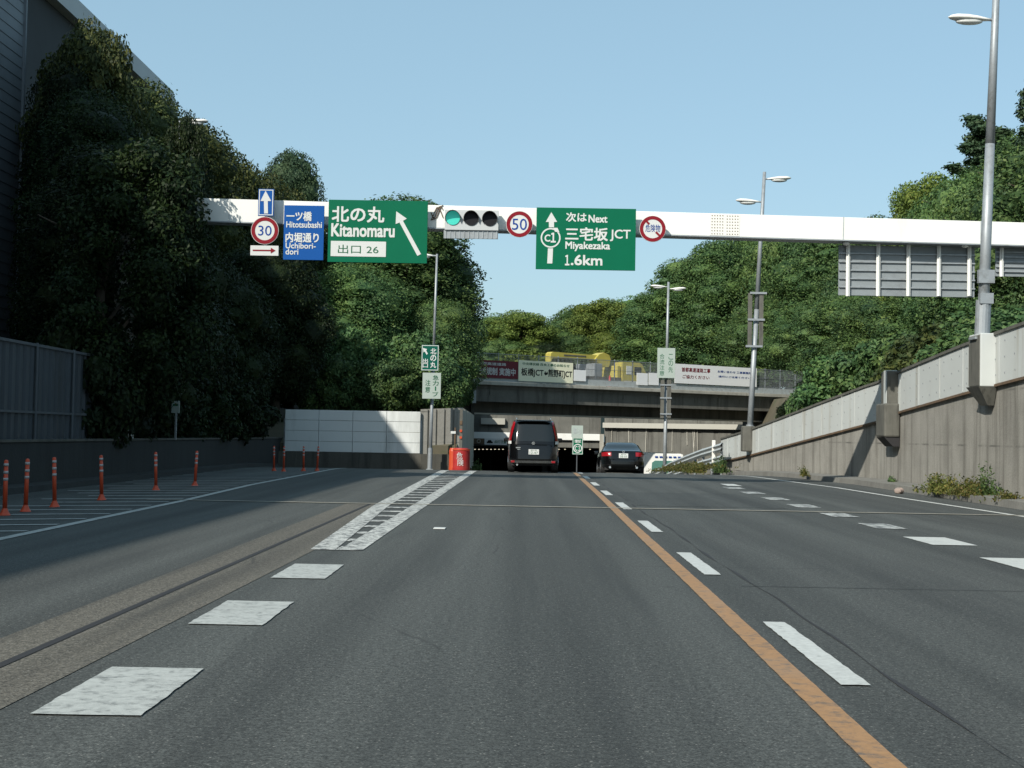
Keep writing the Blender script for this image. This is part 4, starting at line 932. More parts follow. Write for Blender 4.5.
# ------------------------------------------------------------------ vehicles
class CarBody:
    """body stacked from rounded horizontal outlines; layers = (z, y_rear, y_front, half_width, power)"""
    def __init__(s, layers): s.L = layers
    def lay(s, z):
        L_ = s.L
        if z <= L_[0][0]: return L_[0]
        for a, b in zip(L_, L_[1:]):
            if z <= b[0]:
                f = (z - a[0]) / (b[0] - a[0]); return tuple(p + (q - p) * f for p, q in zip(a, b))
        return L_[-1]
    def P(s, t, z, off=0):
        _, yr, yf, hw, n = s.lay(z); hl = (yf - yr) / 2; yc = (yf + yr) / 2
        c, sn = math.cos(t), math.sin(t); x = hw * math.copysign(abs(c) ** (2 / n), c); y = hl * math.copysign(abs(sn) ** (2 / n), sn)
        nx = math.copysign(abs(c) ** (2 - 2 / n), c) / hw; ny = math.copysign(abs(sn) ** (2 - 2 / n), sn) / hl; q = math.hypot(nx, ny)
        return Vector((x + nx / q * off, yc + y + ny / q * off, z))
    def mesh(s, seg=72, sub=3):
        mb = MB(); pv = None; zs = []
        for a, b in zip(s.L, s.L[1:]): zs += [a[0] + (b[0] - a[0]) * k / sub for k in range(sub)]
        zs.append(s.L[-1][0])
        # denser at the corners
        ts = [2 * math.pi * k / seg for k in range(seg)]
        for z in zs:
            r = [mb.bm.verts.new(s.P(t, z)) for t in ts]
            if pv:
                for j in range(seg): mb.bm.faces.new((pv[j], pv[(j + 1) % seg], r[(j + 1) % seg], r[j]))
            else: mb.bm.faces.new(r)
            pv = r
        mb.bm.faces.new(pv); return mb
    def tx(s, x, z):        # angle on the rear half whose x is x
        hw = s.lay(z)[3]; n = s.lay(z)[4]; k = max(-1, min(1, x / hw)); c = math.copysign(abs(k) ** (n / 2), k); return -math.acos(c)
    def rear(s, mb, fx0, fx1, z0, z1, off=.012, nx=14, nz=6):
        g = []
        for j in range(nz + 1):
            z = z0 + (z1 - z0) * j / nz; a, b = fx0(z), fx1(z); g.append([mb.bm.verts.new(s.P(s.tx(a + (b - a) * i / nx, z), z, off)) for i in range(nx + 1)])
        for j in range(nz):
            for i in range(nx): mb.bm.faces.new((g[j][i], g[j][i + 1], g[j + 1][i + 1], g[j + 1][i]))
        return mb
def wheels(root, hw, yr, yf, rad, w_=.22):
    for y in (yr, yf):
        for sx in (-1, 1):
            x = sx * (hw - w_ / 2); mb = MB(); mb.cyl((x - w_ / 2, y, rad), (x + w_ / 2, y, rad), rad, seg=32); q = mb.build('wheel', M['tyre'], root)
            mb = MB(); mb.cyl((x + sx * (w_ / 2), y, rad), (x + sx * (w_ / 2 + .01), y, rad), rad * .62, seg=24); mb.build('rim', M['chrome'], q)
# --- the SUV
sv = empty('sport_utility_vehicle', (.19, 48.35, 0), 'black sport utility vehicle with tall red tail lamps driving ahead towards the tunnel', 'car')
B1 = CarBody([(.30, .10, 4.5, .80, 6), (.42, .0, 4.6, .875, 7), (.62, .02, 4.62, .885, 7), (.95, .06, 4.6, .885, 7), (1.06, .09, 4.35, .87, 7), (1.12, .11, 3.55, .86, 7), (1.45, .22, 3.1, .80, 7), (1.72, .33, 2.75, .735, 7), (1.80, .45, 2.6, .69, 6), (1.83, .7, 2.4, .58, 5)])
body = B1.mesh().build('body', M['black_car'], sv, True)
mb = B1.rear(MB(), lambda z: -.80 + (z - 1.0) * .17, lambda z: .80 - (z - 1.0) * .17, 1.08, 1.68, .012); win = mb.build('rear_window', M['glass'], sv, True)
for sx in (-1, 1):
    e = lambda z: interp(z, [(1.02, .865), (1.45, .79), (1.74, .70)]); i_ = lambda z: interp(z, [(1.02, .755), (1.2, .745), (1.45, .69), (1.74, .62)])
    mb = B1.rear(MB(), (lambda z: sx * e(z)), (lambda z: sx * i_(z)), 1.10, 1.76, .022, 4, 8); q = mb.build('tail_lamp', M['taillight'], sv, True)
    mb = B1.rear(MB(), (lambda z: sx * .86), (lambda z: sx * .745), .99, 1.09, .024, 4, 2); mb.build('reversing_lens', M['lamp_glass'], q)
    mb = MB(); mb.box((sx * .70, -.01, .38), (.13, .04, .07), bev=.01); mb.build('reflector', M['taillight'], sv)
    mb = MB(); mb.box((sx * .97, 3.0, 1.12), (.2, .12, .16), bev=.04); mb.build('mirror', M['black_car'], sv)
    mb = MB(); mb.tube([(sx * .60, .6, 1.84), (sx * .60, 1.2, 1.88), (sx * .60, 2.3, 1.87)], [.025] * 3); mb.build('roof_rail', M['chrome'], sv)
    g = MB(); pts = []
    for (y0, y1) in ((.55, 1.25), (1.33, 2.15), (2.22, 2.95)):
        vs_ = [(sx * (B1.lay(z)[3] + .006), y, z) for y, z in ((y0, 1.16), (y1, 1.16), (y1 - .05, 1.6), (y0 + .1, 1.6))]; g.face(vs_)
    g.build('side_window', M['glass'], sv)
mb = B1.rear(MB(), lambda z: -.76, lambda z: .76, .335, .42, .03, 14, 2); mb.build('bumper_trim', M['chrome'], sv)
mb = MB(); mb.box((.02, -.03, .72), (.36, .02, .18), bev=.004); pl = mb.build('number_plate', M['signwhite'], sv)
mb = MB(); text_mesh(mb, '品川 330', .02, .775, .2, .05, -.042, .01); mb.build('lettering', M['inkgreen'], pl); mb = MB(); text_mesh(mb, '12-47', .02, .69, .28, .08, -.042, .01); mb.build('lettering', M['inkgreen'], pl)
mb = MB(); mb.ring((0, 1.02), .05, .032, .03, .06, 24); mb.box((0, .04, 1.02), (.12, .02, .022)); mb.build('badge', M['chrome'], sv)
mb = MB(); mb.box((-.52, .0, .86), (.16, .012, .04)); mb.box((-.5, .0, .80), (.10, .012, .025)); mb.build('trim_letters', M['chrome'], sv)
mb = MB(); mb.tube([(.1, .16, 1.10), (-.25, .12, 1.16)], [.012, .008]); mb.build('wiper', M['dark'], sv)
mb = MB(); mb.box((0, .3, 1.80), (1.2, .25, .035), bev=.01); mb.build('spoiler', M['black_car'], sv)
mb = MB(); mb.cyl((-.55, .05, .27), (-.55, .3, .27), .035); mb.build('exhaust', M['chrome'], sv)
mb = MB(); mb.box((0, 2.2, .32), (1.5, 3.8, .16)); mb.build('underbody', M['dark'], sv)
wheels(sv, .87, .85, 3.5, .34)
# --- the sedan
Ys = 57.6
se = empty('sedan', (at(623.5, 460, Ys).x, Ys, zroad(Ys) - .02), 'low black sedan right of the yellow line near the tunnel entrance', 'car')
se.rotation_euler.x = -R(3.2)
B2 = CarBody([(.24, .12, 4.4, .78, 5), (.36, .0, 4.55, .88, 6), (.6, .0, 4.58, .905, 6), (.86, .04, 4.5, .90, 6), (.98, .10, 4.2, .87, 6), (1.03, .35, 3.6, .84, 6), (1.10, .62, 3.25, .79, 6), (1.28, 1.05, 2.85, .69, 6), (1.38, 1.4, 2.5, .61, 5), (1.42, 1.7, 2.3, .5, 4)])
B2.mesh().build('body', M['black_car'], se, True)
mb = B2.rear(MB(), lambda z: -.72 + (z - 1.05) * .45, lambda z: .72 - (z - 1.05) * .45, 1.07, 1.34, .012); mb.build('rear_window', M['glass'], se, True)
for sx in (-1, 1):
    mb = B2.rear(MB(), lambda z: sx * .86, lambda z: sx * .50, .76, .93, .014, 6, 3); mb.build('tail_lamp', M['taillight'], se, True)
    mb = MB(); mb.box((sx * .97, 3.0, 1.02), (.18, .1, .13), bev=.03); mb.build('mirror', M['black_car'], se)
    mb = MB(); mb.cyl((sx * .55, -.03, .3), (sx * .55, .2, .3), .045); mb.build('exhaust', M['chrome'], se)
    g = MB()
    for (y0, y1) in ((1.05, 1.9), (1.98, 2.9)): g.face([(sx * (B2.lay(z)[3] + .006), y, z) for y, z in ((y0, 1.07), (y1, 1.07), (y1 - .15, 1.3), (y0 + .2, 1.3))])
    g.build('side_window', M['glass'], se)
mb = MB(); mb.box((0, -.02, .78), (.38, .02, .19), bev=.004); pl = mb.build('number_plate', M['signwhite'], se)
mb = MB(); text_mesh(mb, '練馬 300', 0, .835, .2, .05, -.032, .01); mb.build('lettering', M['inkgreen'], pl); mb = MB(); text_mesh(mb, '58-03', 0, .75, .28, .08, -.032, .01); mb.build('lettering', M['inkgreen'], pl)
mb = MB(); mb.ring((0, .95), .045, .03, -.0, .03, 24); mb.build('badge', M['chrome'], se)
mb = MB(); mb.box((0, 2.2, .26), (1.5, 3.8, .12)); mb.build('underbody', M['dark'], se)
wheels(se, .9, .95, 3.65, .32)
# --- white truck coming up the other carriageway
Yt = 98.0; c = at(662, 465, Yt); tr = empty('white_truck', (c.x, Yt, zroad2(Yt) + .03), 'white truck front half hidden behind the guard rail right of the sedan', 'truck')
ht = at(662, 453.5, Yt).z - tr.location.z
mb = MB(); mb.prism([(-1.5, .5), (1.5, .5), (1.5, ht - .1), (1.38, ht), (-1.05, ht), (-1.35, ht - .25)], 0, 6.5); bmesh.ops.bevel(mb.bm, geom=mb.bm.edges[:], offset=.06, segments=2, affect='EDGES'); mb.build('body', M['white_st'], tr)
mb = MB(); mb.prism([(-.75, ht - 1.5), (.95, ht - 1.5), (.9, ht - .62), (.7, ht - .5), (-.5, ht - .5), (-.7, ht - .65)], -.03, .01); mb.build('windscreen', M['tealglass'], tr)
mb = MB()
for k in range(6): mb.box((-.4 + k * .32, -.04, ht - .24), (.2, .03, .1))
mb.build('roof_markers', M['inkblue'], tr)
for sx in (-1, 1):
    mb = MB(); mb.box((sx * 1.1, -.03, .8), (.3, .05, .2), bev=.02); mb.build('headlight', M['lamp_glass'], tr)
    mb = MB(); mb.cyl((sx * 1.1 - .15, 1.0, .45), (sx * 1.1 + .15, 1.0, .45), .45, seg=24); mb.build('wheel', M['tyre'], tr)
mb = MB(); mb.box((0, -.04, .52), (2.6, .12, .25), bev=.03); mb.build('bumper', M['galv'], tr)
mb = MB(); mb.box((-1.62, -.1, 1.7), (.2, .1, .5), bev=.03); mb.build('mirror', M['taillight'], tr)

# ------------------------------------------------------------------ vegetation
def leaf_cloud(lobes, n, size, rng, up=.3, out=.75, spread=.17, flat_=1.0):
    lobes = np.array(lobes); a = (lobes[:, 3] * lobes[:, 4] + lobes[:, 5] * (lobes[:, 3] + lobes[:, 4]) / 2); pr = a / a.sum()
    k = rng.choice(len(lobes), n, p=pr); d = rng.normal(size=(n, 3)); d /= np.linalg.norm(d, axis=1)[:, None]
    rad = 1.0 - np.abs(rng.normal(0, spread * .6, n)) + rng.random(n) * .12 + (rng.random(n) < .08) * rng.random(n) * .22
    p = lobes[k, :3] + d * lobes[k, 3:6] * rad[:, None]
    keep = np.ones(n, bool)                                  # drop leaves buried deep inside another clump
    for j in range(len(lobes)):
        q = np.linalg.norm((p - lobes[j, :3]) / lobes[j, 3:6], axis=1); keep &= ~((q < .72) & (k != j))
    p, d = p[keep], d[keep]; n = len(p)
    nn = d * out + rng.normal(size=(n, 3)) * .55 + np.array([0, 0, up]); nn /= np.linalg.norm(nn, axis=1)[:, None]
    t = rng.normal(size=(n, 3)); t -= nn * (t * nn).sum(1)[:, None]; t /= np.linalg.norm(t, axis=1)[:, None]; b = np.cross(nn, t)
    s = size * rng.uniform(.6, 1.3, n)[:, None]; l, w_ = t * s, b * s * .55
    V = np.stack([p - l, p + w_, p + l * 1.0, p - w_], 1); V[:, :, 2] *= flat_
    return V.reshape(-1, 3)
def ico_core(lobes, f, rng):
    bm = bmesh.new(); bmesh.ops.create_icosphere(bm, subdivisions=2, radius=1); v = np.array([x.co[:] for x in bm.verts]); fa = [[q.index for q in x.verts] for x in bm.faces]; bm.free()
    V, F = [], []
    for l in lobes:
        j = 1 + rng.normal(0, .07, len(v))[:, None]; o = len(V) * len(v); V.append(np.array(l[:3]) + v * np.array(l[3:6]) * f * j); F += [[a + o for a in q] for q in fa]
    return np.concatenate(V), F
def crown_mesh(name, lobes, n, size, seed, mat, core=.71, **k):
    rng = np.random.default_rng(seed); V = leaf_cloud(lobes, n, size, rng, **k); nq = len(V) // 4
    if core: CV, CF = ico_core(lobes, core, rng)
    else: CV, CF = np.zeros((0, 3)), []
    F = np.arange(nq * 4).reshape(-1, 4).tolist() + [[a + nq * 4 for a in f] for f in CF]
    return raw_mesh(name, np.concatenate([V, CV]).tolist(), F, mat)
def dome_lobes(Rr, z0, z1, n, rmin, rmax, seed, taper=0.0, wid=.62):
    rng = np.random.default_rng(seed); out = []
    for i in range(n):
        u = (i + .5) / n; ph = i * 2.399963 + rng.uniform(-.3, .3); zz = -1 + 2 * u; rr = math.sqrt(max(0, 1 - abs(zz) ** 2.6)) * (1 - taper * (zz + 1) / 2)
        r = rng.uniform(rmin, rmax); k = rng.uniform(.62, .98)
        zc = (z0 + z1) / 2 + zz * ((z1 - z0) / 2 - r * .8)
        out.append((math.cos(ph) * rr * (Rr - r * wid) * k, math.sin(ph) * rr * (Rr - r * wid) * k, zc, r * rng.uniform(.95, 1.25), r * rng.uniform(.95, 1.25), r * rng.uniform(.7, .92)))
    out.append((0, 0, (z0 + z1) / 2, Rr * .55, Rr * .55, (z1 - z0) * .36)); return out
def trunk_mesh(name, h, r, Rr, seed):
    rnd = random.Random(seed); mb = MB(); P = [(0, 0, -.3), (rnd.uniform(-.1, .1), 0, h * .3), (rnd.uniform(-.25, .25), rnd.uniform(-.2, .2), h * .6), (rnd.uniform(-.3, .3), rnd.uniform(-.3, .3), h * .88)]
    mb.tube(P, [r * 1.25, r, r * .65, r * .18], 10)
    for k in range(9):
        a = k * 2.4 + rnd.random(); t = rnd.uniform(.22, .75); b = Vector((0, 0, h * t)); e = Vector((math.cos(a) * Rr * .7, math.sin(a) * Rr * .7, h * (t + .14)))
        mb.tube([b, (b + e) / 2 + Vector((0, 0, .1 * h * .3)), e], [r * .4, r * .24, r * .07], 7)
    bmesh.ops.recalc_face_normals(mb.bm, faces=mb.bm.faces); me = bpy.data.meshes.new(name); mb.bm.to_mesh(me); mb.bm.free(); me.materials.append(M['bark']); me.shade_smooth(); return me
PROTO = {}
for i in range(3): PROTO['broad%d' % i] = (crown_mesh('crown', dome_lobes(4, 1.0, 11, 50, .95, 1.75, 10 + i, .15), 66000, .09, 20 + i, L['mid']), trunk_mesh('trunk', 11, .26, 4, i), 4, 11)
for i in range(2): PROTO['tall%d' % i] = (crown_mesh('crown', dome_lobes(3.6, 1.2, 16, 70, .9, 1.6, 40 + i, .25), 80000, .09, 50 + i, L['mid']), trunk_mesh('trunk', 16, .28, 3.6, 5 + i), 3.6, 16)
# loose crown, leafier edge with gaps
PROTO['loose'] = (crown_mesh('crown', dome_lobes(3.2, 1.5, 10, 46, .55, 1.05, 71, .1)[:-1], 52000, .08, 72, L['mid'], core=.5, spread=.5), trunk_mesh('trunk', 10, .2, 3.2, 9), 3.2, 10)
PROTO['shrub'] = (crown_mesh('crown', dome_lobes(1.6, .1, 2.8, 20, .4, .7, 81), 15000, .075, 82, L['mid']), trunk_mesh('trunk', 2.4, .08, 1.4, 12), 1.6, 2.8)
def cedar_lobes(seed):
    rng = np.random.default_rng(seed); out = []
    for k in range(78):
        z = 2.0 + 13.2 * (k / 78) ** .9 + rng.uniform(-.5, .5); rr = (4.3 * (1 - (max(0, z - 2) / 14.5) ** 1.3) + .5) * rng.uniform(.55, 1.1); a = k * 2.4 + rng.uniform(-.4, .4); up_ = rng.uniform(.05, .4)
        for f in (.3, .5, .7, .9):
            q = rng.uniform(.8, 1.2); out.append((math.cos(a + .1 * f) * rr * f, math.sin(a + .1 * f) * rr * f, z + f * up_ * 2 + rng.uniform(-.12, .12), (.85 - .35 * f) * q, (.85 - .35 * f) * q, .22 * q))
    out.append((0, 0, 15.2, .35, .35, .8)); out.append((0, 0, 9, .8, .8, 6)); return out
PROTO['cedar'] = (crown_mesh('crown', cedar_lobes(3), 38000, .10, 91, L['cedar'], core=.7, up=.8, spread=.4), trunk_mesh('trunk', 16, .28, 2.2, 14), 4.4, 16)
TN = [0]
def tree(kind, x, y, top, rad, leaf, label, group=None, name='broadleaf_tree', cat='tree', base=None):
    cm, tm, pr, ph = PROTO[kind]; z = ground_z(x, y) if base is None else base; TN[0] += 1
    r = empty(name, (x, y, z), label, cat, group, rotz=(TN[0] * 1.37) % 6.28); r.scale = (rad / pr, rad / pr, (top - z) / ph)
    c = bpy.data.objects.new('crown', cm); C.objects.link(c); c.parent = r
    c.material_slots[0].link = 'OBJECT'; c.material_slots[0].material = L[leaf]
    t = bpy.data.objects.new('trunk' if kind != 'shrub' else 'stem', tm); C.objects.link(t); t.parent = r; return r
def tree_uv(kind, u, v, Y, rad, leaf, label, **k):
    if 100 < Y < 122 and u < 762: Y = 121.5 + (Y - 112) * .8
    p = at(u, v, Y); return tree(kind, p.x, Y, p.z, rad, leaf, label, **k)
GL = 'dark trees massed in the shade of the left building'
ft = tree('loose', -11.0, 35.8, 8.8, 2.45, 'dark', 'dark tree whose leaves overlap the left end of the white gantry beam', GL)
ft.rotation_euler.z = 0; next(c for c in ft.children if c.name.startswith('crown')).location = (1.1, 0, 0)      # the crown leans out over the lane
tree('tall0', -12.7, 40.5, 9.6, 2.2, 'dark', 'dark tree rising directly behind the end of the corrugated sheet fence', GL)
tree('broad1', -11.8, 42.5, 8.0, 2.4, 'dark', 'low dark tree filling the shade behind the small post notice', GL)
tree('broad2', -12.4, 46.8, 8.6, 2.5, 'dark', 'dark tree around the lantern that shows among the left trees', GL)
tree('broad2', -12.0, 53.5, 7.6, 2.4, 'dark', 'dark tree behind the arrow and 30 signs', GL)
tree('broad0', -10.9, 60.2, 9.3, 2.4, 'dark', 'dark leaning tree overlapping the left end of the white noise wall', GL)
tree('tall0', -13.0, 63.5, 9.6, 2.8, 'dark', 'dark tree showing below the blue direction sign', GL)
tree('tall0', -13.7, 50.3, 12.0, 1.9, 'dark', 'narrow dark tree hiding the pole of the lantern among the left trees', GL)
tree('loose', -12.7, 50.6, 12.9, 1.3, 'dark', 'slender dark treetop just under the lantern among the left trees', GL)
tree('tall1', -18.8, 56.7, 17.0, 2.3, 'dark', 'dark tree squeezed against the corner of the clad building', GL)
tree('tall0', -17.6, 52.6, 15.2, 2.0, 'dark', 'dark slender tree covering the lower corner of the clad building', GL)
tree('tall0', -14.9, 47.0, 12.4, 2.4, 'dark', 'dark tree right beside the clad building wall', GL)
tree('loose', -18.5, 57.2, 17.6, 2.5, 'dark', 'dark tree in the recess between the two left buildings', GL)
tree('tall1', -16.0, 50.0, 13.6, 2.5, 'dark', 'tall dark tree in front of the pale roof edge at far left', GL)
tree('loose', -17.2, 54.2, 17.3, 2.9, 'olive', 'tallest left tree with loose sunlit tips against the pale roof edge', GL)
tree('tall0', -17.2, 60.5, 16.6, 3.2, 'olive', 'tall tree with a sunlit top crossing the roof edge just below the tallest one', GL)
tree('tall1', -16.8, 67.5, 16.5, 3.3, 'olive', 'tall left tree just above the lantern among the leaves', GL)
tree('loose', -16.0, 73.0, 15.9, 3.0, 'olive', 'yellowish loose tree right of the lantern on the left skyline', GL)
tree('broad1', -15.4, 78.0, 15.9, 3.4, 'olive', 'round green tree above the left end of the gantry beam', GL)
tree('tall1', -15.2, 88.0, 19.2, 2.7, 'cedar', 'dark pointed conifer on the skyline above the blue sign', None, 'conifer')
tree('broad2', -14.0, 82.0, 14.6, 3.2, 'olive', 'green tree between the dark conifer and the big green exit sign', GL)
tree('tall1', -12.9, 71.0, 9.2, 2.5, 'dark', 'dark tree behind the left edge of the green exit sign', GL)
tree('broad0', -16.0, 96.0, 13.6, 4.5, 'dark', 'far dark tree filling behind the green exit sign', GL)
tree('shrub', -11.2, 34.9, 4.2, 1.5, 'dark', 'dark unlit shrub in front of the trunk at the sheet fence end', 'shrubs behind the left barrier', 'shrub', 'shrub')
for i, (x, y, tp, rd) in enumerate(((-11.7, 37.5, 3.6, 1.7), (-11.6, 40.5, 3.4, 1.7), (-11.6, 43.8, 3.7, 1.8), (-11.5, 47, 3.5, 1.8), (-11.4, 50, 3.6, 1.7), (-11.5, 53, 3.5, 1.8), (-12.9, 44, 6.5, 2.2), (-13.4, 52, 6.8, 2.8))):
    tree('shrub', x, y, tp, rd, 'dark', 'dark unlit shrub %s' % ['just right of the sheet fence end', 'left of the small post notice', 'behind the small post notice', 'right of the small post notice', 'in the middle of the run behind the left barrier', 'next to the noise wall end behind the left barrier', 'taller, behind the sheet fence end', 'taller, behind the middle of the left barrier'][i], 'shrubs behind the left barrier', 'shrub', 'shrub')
# lit trees over the nose
tree('tall0', -7.2, 80.5, 15.1, 4.6, 'mid', 'big sunlit round-clumped tree behind the slim lamp post in the middle', None)
tree('broad1', -9.6, 75.0, 10.4, 3.6, 'mid', 'lower sunlit tree bulging above the white noise wall')
tree('broad2', -5.0, 77.0, 8.8, 2.6, 'mid', 'dense green tree right behind the teal exit pole sign')
tree('broad0', -5.3, 84.0, 13.0, 2.35, 'mid', 'dark right flank tree against the sky left of the bridge banners')
tree('shrub', -4.6, 80.5, 6.0, 1.4, 'mid', 'shrub spilling over the nose wall left of the bridge', None, 'shrub', 'shrub')
tree('broad1', -12.0, 90.0, 14.5, 4.2, 'mid', 'tree filling between the lit middle tree and the shaded left trees')
for x_, y_, h_, lb_ in ((-9.3, 62.5, 4.9, 'green shrub over the left third of the white noise wall'), (-7.6, 63.0, 4.6, 'green shrub over the middle of the white noise wall'), (-5.9, 62.6, 4.7, 'green shrub over the right end of the white noise wall'), (-4.3, 63.5, 4.9, 'green shrub over the brown nose wall behind the slim lamp post'), (-8.4, 68.0, 6.4, 'taller shrub under the sunlit tree behind the noise wall'), (-5.4, 69.0, 6.4, 'taller shrub behind the teal exit pole sign')):
    tree('shrub', x_, y_, h_, 1.5 if h_ < 5 else 2.2, 'mid', lb_, 'shrubs behind the noise wall', 'shrub', 'shrub')
# trees beyond the bridge
GB = 'trees standing beyond the bridge'
tree_uv('broad0', 470, 318, 134, 4.6, 'mid', 'far tree half hidden behind the big lit middle tree', group=GB)
tree_uv('broad2', 497, 314, 131, 4.2, 'mid', 'far round tree just right of the big lit middle tree', group=GB)
tree_uv('loose', 522, 310, 128, 4.6, 'light', 'far olive tree above the joint of maroon and cream banners', group=GB)
tree_uv('broad1', 551, 322, 133, 4.4, 'mid', 'far low tree above the crane boom', group=GB)
tree_uv('broad0', 579, 305, 138, 4.2, 'mid', 'far tree at the left of the high rounded group above the crane', group=GB)
tree_uv('loose', 602, 298, 132, 4.4, 'light', 'far bright yellow-green tree above the crane boom head', group=GB)
tree_uv('broad2', 628, 297, 136, 4.6, 'mid', 'far tree above the yellow crane cab', group=GB)
tree_uv('broad1', 612, 332, 121, 3.4, 'light', 'bright lower tree right behind the crane boom head', group=GB)
tree_uv('broad1', 573, 335, 121, 3.3, 'mid', 'low green tree touching the crane boom from behind', group=GB)
tree_uv('shrub', 525, 347, 114, 3.0, 'light', 'pale shrub showing just above the cream banner', name='shrub', cat='shrub')
tree_uv('broad2', 505, 338, 117, 3.2, 'mid', 'low tree showing just above the maroon banner', group=GB)
tree_uv('broad0', 545, 342, 116, 2.8, 'dark', 'dark low tree behind the left tip of the crane boom', group=GB)
GR = 'trees on the wooded bank right of the road'
tree_uv('tall0', 655, 290, 126, 4.0, 'mid', 'tree behind the lanterns of the far double lamp post', group=GR)
tree_uv('tall1', 685, 258, 124, 4.3, 'mid', 'tall deep green tree at the left end of the right bank', group=GR)
tree_uv('tall0', 718, 238, 122, 4.4, 'mid', 'tall darker tree below the bolted splice of the gantry beam', group=GR)
tree_uv('tall1', 752, 230, 121, 4.8, 'mid', 'tall tree behind the pole of the double lamp on the wall', group=GR)
tree_uv('broad2', 792, 224, 118, 5.2, 'mid', 'broad bright green tree left of the ribbed sign back', group=GR)
tree_uv('tall0', 838, 224, 112, 5.0, 'mid', 'broad tree behind the left half of the ribbed sign back', group=GR)
tree_uv('broad0', 885, 215, 104, 4.8, 'mid', 'tree whose tip peeks above the beam left of the near lamp post', group=GR)
tree_uv('loose', 931, 172, 82, 3.4, 'light', 'yellow-green loose tree rising above the beam left of the cedar', group=GR)
tree_uv('broad1', 948, 185, 88, 4.0, 'light', 'fuller yellow-green tree just beside the near lamp post', group=GR)
tree_uv('broad2', 972, 168, 70, 3.4, 'mid', 'full green tree rising just left of the near lamp post above the beam', group=GR)
tree_uv('tall0', 1034, 128, 68, 3.8, 'mid', 'tall green tree at the right edge behind the cedar branches', group=GR)
tree_uv('cedar', 986, 116, 76, 4.8, 'cedar', 'dark layered cedar reaching over the near lamp post', name='conifer')
tree_uv('cedar', 1040, 82, 66, 4.0, 'cedar', 'dark cedar cut by the right picture edge', name='conifer')
tree_uv('broad2', 1012, 175, 58, 3.6, 'mid', 'bright broadleaf tree right of the near lamp post above the beam', group=GR)
tree_uv('broad0', 1072, 130, 54, 4.2, 'mid', 'tree at the right picture edge above the beam', group=GR)
tree_uv('broad1', 655, 325, 117.5, 3.0, 'mid', 'lower tree behind the pale pole sign', group=GR)
tree_uv('broad0', 690, 312, 117, 3.5, 'mid', 'lower tree over the white banner on the bridge', group=GR)
tree_uv('broad2', 727, 305, 115.5, 3.6, 'mid', 'lower tree over the right end of the white banner', group=GR)
tree_uv('broad1', 770, 298, 114, 4.0, 'mid', 'rounded lower tree right of the lamp pole above the bridge', group=GR)
tree_uv('broad0', 812, 300, 108, 3.8, 'mid', 'rounded tree above the small cream hut', group=GR)
tree_uv('broad2', 852, 292, 96, 4.2, 'mid', 'tree under the left end of the ribbed sign back', group=GR)
tree_uv('broad1', 895, 292, 88, 4.2, 'mid', 'darker tree under the middle of the ribbed sign back', group=GR)
tree_uv('broad0', 940, 285, 76, 4.0, 'mid', 'tree under the right end of the ribbed sign back', group=GR)
tree_uv('broad2', 985, 280, 66, 3.8, 'mid', 'darker tree behind the foot of the near lamp post', group=GR)
tree_uv('broad1', 1030, 262, 56, 3.6, 'mid', 'tree at the right picture edge below the beam', group=GR)
tree_uv('shrub', 842, 370, 78, 2.2, 'dark', 'dark bush hiding the right end of the bridge', name='shrub', cat='shrub')
tree_uv('shrub', 850, 352, 72, 2.8, 'mid', 'big dark bush above the low part of the right wall', name='shrub', cat='shrub')
tree_uv('shrub', 885, 340, 64, 2.8, 'mid', 'bush behind the rust-streaked pilaster of the wall', name='shrub', cat='shrub')
tree_uv('shrub', 925, 330, 58, 2.8, 'mid', 'bright bush above the long panel between pilaster and lamp bracket', name='shrub', cat='shrub')
tree_uv('shrub', 960, 320, 54, 2.8, 'olive', 'dark bush just left of the lamp bracket above the wall', name='shrub', cat='shrub')
tree_uv('shrub', 1012, 305, 50, 2.8, 'mid', 'bush above the wall right of the lamp bracket', name='shrub', cat='shrub')
tree_uv('shrub', 798, 399, 86, 1.7, 'dark', 'dark bush on the bank just under the right end of the bridge', name='shrub', cat='shrub')
tree_uv('shrub', 806, 383, 73, 1.2, 'mid', 'small creeper bush peeping over the wall top before the bridge end', name='shrub', cat='shrub')
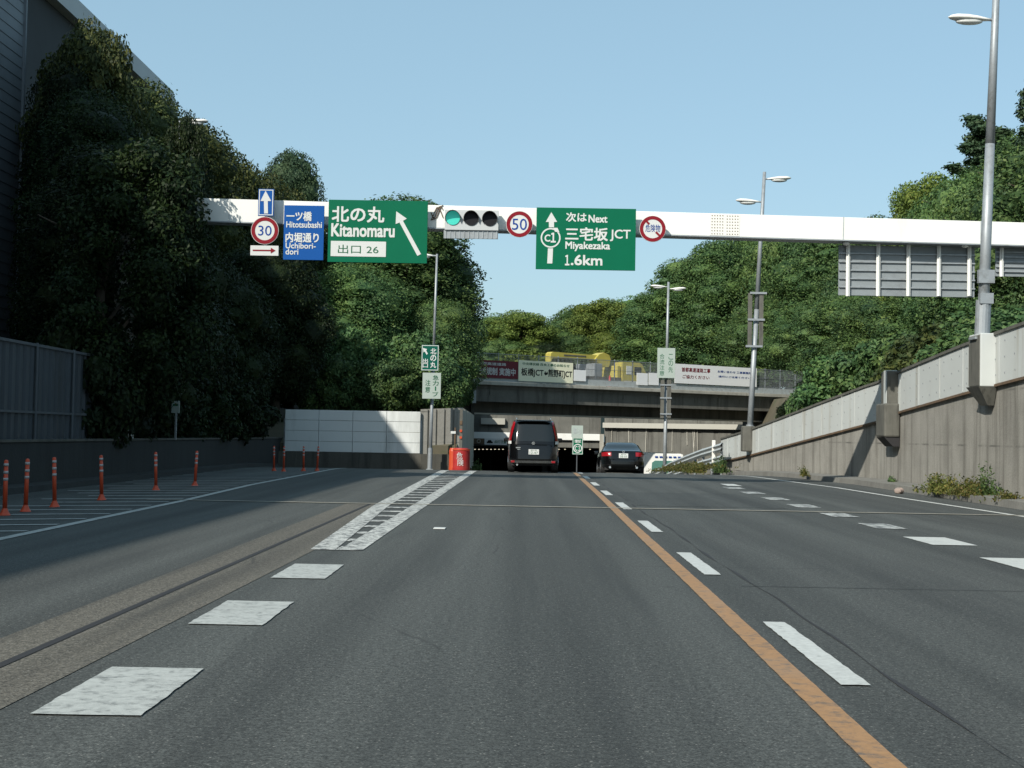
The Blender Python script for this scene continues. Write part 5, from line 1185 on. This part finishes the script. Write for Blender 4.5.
# weeds
def weed_mesh(seed, n, rx, ry, h):
    rng = np.random.default_rng(seed); V, F = [], []
    for i in range(n):
        x, y = rng.normal(0, rx * .45), rng.normal(0, ry * .45); hh = h * rng.uniform(.3, 1) * math.exp(-(x / rx) ** 2 - (y / ry) ** 2); a = rng.uniform(0, 6.28); ln = rng.normal(0, .25, 2) * hh
        for k in range(int(5 + hh * 16)):
            f = (k + 1) / (6 + hh * 16); c = np.array([x + ln[0] * f, y + ln[1] * f, hh * f]); d = rng.normal(size=3); d /= np.linalg.norm(d); e = np.cross(d, rng.normal(size=3)); e /= np.linalg.norm(e); s = rng.uniform(.02, .055)
            c = c + rng.normal(0, .025, 3); o = len(V); V += [(c - d * s), (c + e * s * .4), (c + d * s), (c - e * s * .4)]; F.append((o, o + 1, o + 2, o + 3))
        o = len(V); w_ = .006; V += [np.array([x - w_, y, 0]), np.array([x + w_, y, 0]), np.array([x + ln[0], y + ln[1], hh])]; F.append((o, o + 1, o + 2))
    return raw_mesh('foliage', [tuple(v) for v in V], F, L['weed'])
def weed(x, y, seed, n, rx, ry, h, label, leaf='weed'):
    o = bpy.data.objects.new('weed_clump', weed_mesh(seed, n, rx, ry, h)); C.objects.link(o); o.location = (x, y, zroad(y) + .12); tag(o, label, 'weeds')
    o.material_slots[0].link = 'OBJECT'; o.material_slots[0].material = L[leaf]; return o
weed(9.8, 33.2, 1, 240, .45, .9, .55, 'dry weed clump at the wall foot where the edge line ends')
weed(9.95, 31.5, 2, 240, .42, 1.0, .50, 'yellowish weed clump at the wall foot below the lamp bracket')
weed(10.1, 30.9, 3, 60, .22, .4, .85, 'taller leafy green weed against the concrete below the lamp bracket', 'mid')
weed(9.95, 29.2, 4, 60, .3, .6, .25, 'low weed tuft at the wall foot near the right picture edge')
weed(9.1, 46.2, 5, 40, .16, .3, .45, 'small weed tuft on the kerb halfway along the right wall')
weed(10.2, 39.3, 6, 30, .12, .3, .3, 'tiny weed tuft under the pilaster of the right wall', 'mid')
mb = MB(); mb.sphere((0, 0, 0), (.12, .15, .08), 10, 7); 
for v_ in mb.bm.verts: v_.co *= 1 + .15 * math.sin(v_.co.x * 40 + v_.co.y * 31)
tag(mb.build('stone', M['stone'], loc=(9.3, 35.2, .07)), 'fist-sized pinkish stone lying by the kerb of the right wall', 'stone')
mb2 = weed_mesh(9, 800, 1.0, 6.5, .42); o = bpy.data.objects.new('verge_weeds', mb2); C.objects.link(o); o.location = (6.9, 61.5, -.1); o.rotation_euler.x = -.045; o.rotation_euler.z = .06; tag(o, 'scrubby weeds growing along the foot of the guard rail', 'weeds', kind='stuff')
weed(7.7, 56.0, 11, 150, .3, .9, .75, 'green bush-like weed at the low end of the right wall', 'mid')
weed(6.9, 57.6, 12, 150, .5, .6, .55, 'browner weed clump in front of the guard rail')
p = at(476, 468, 60); weed(p.x, 60, 13, 60, .25, .3, .55, 'green weed tuft at the foot of the nose wall beside the vehicle ahead', 'mid')
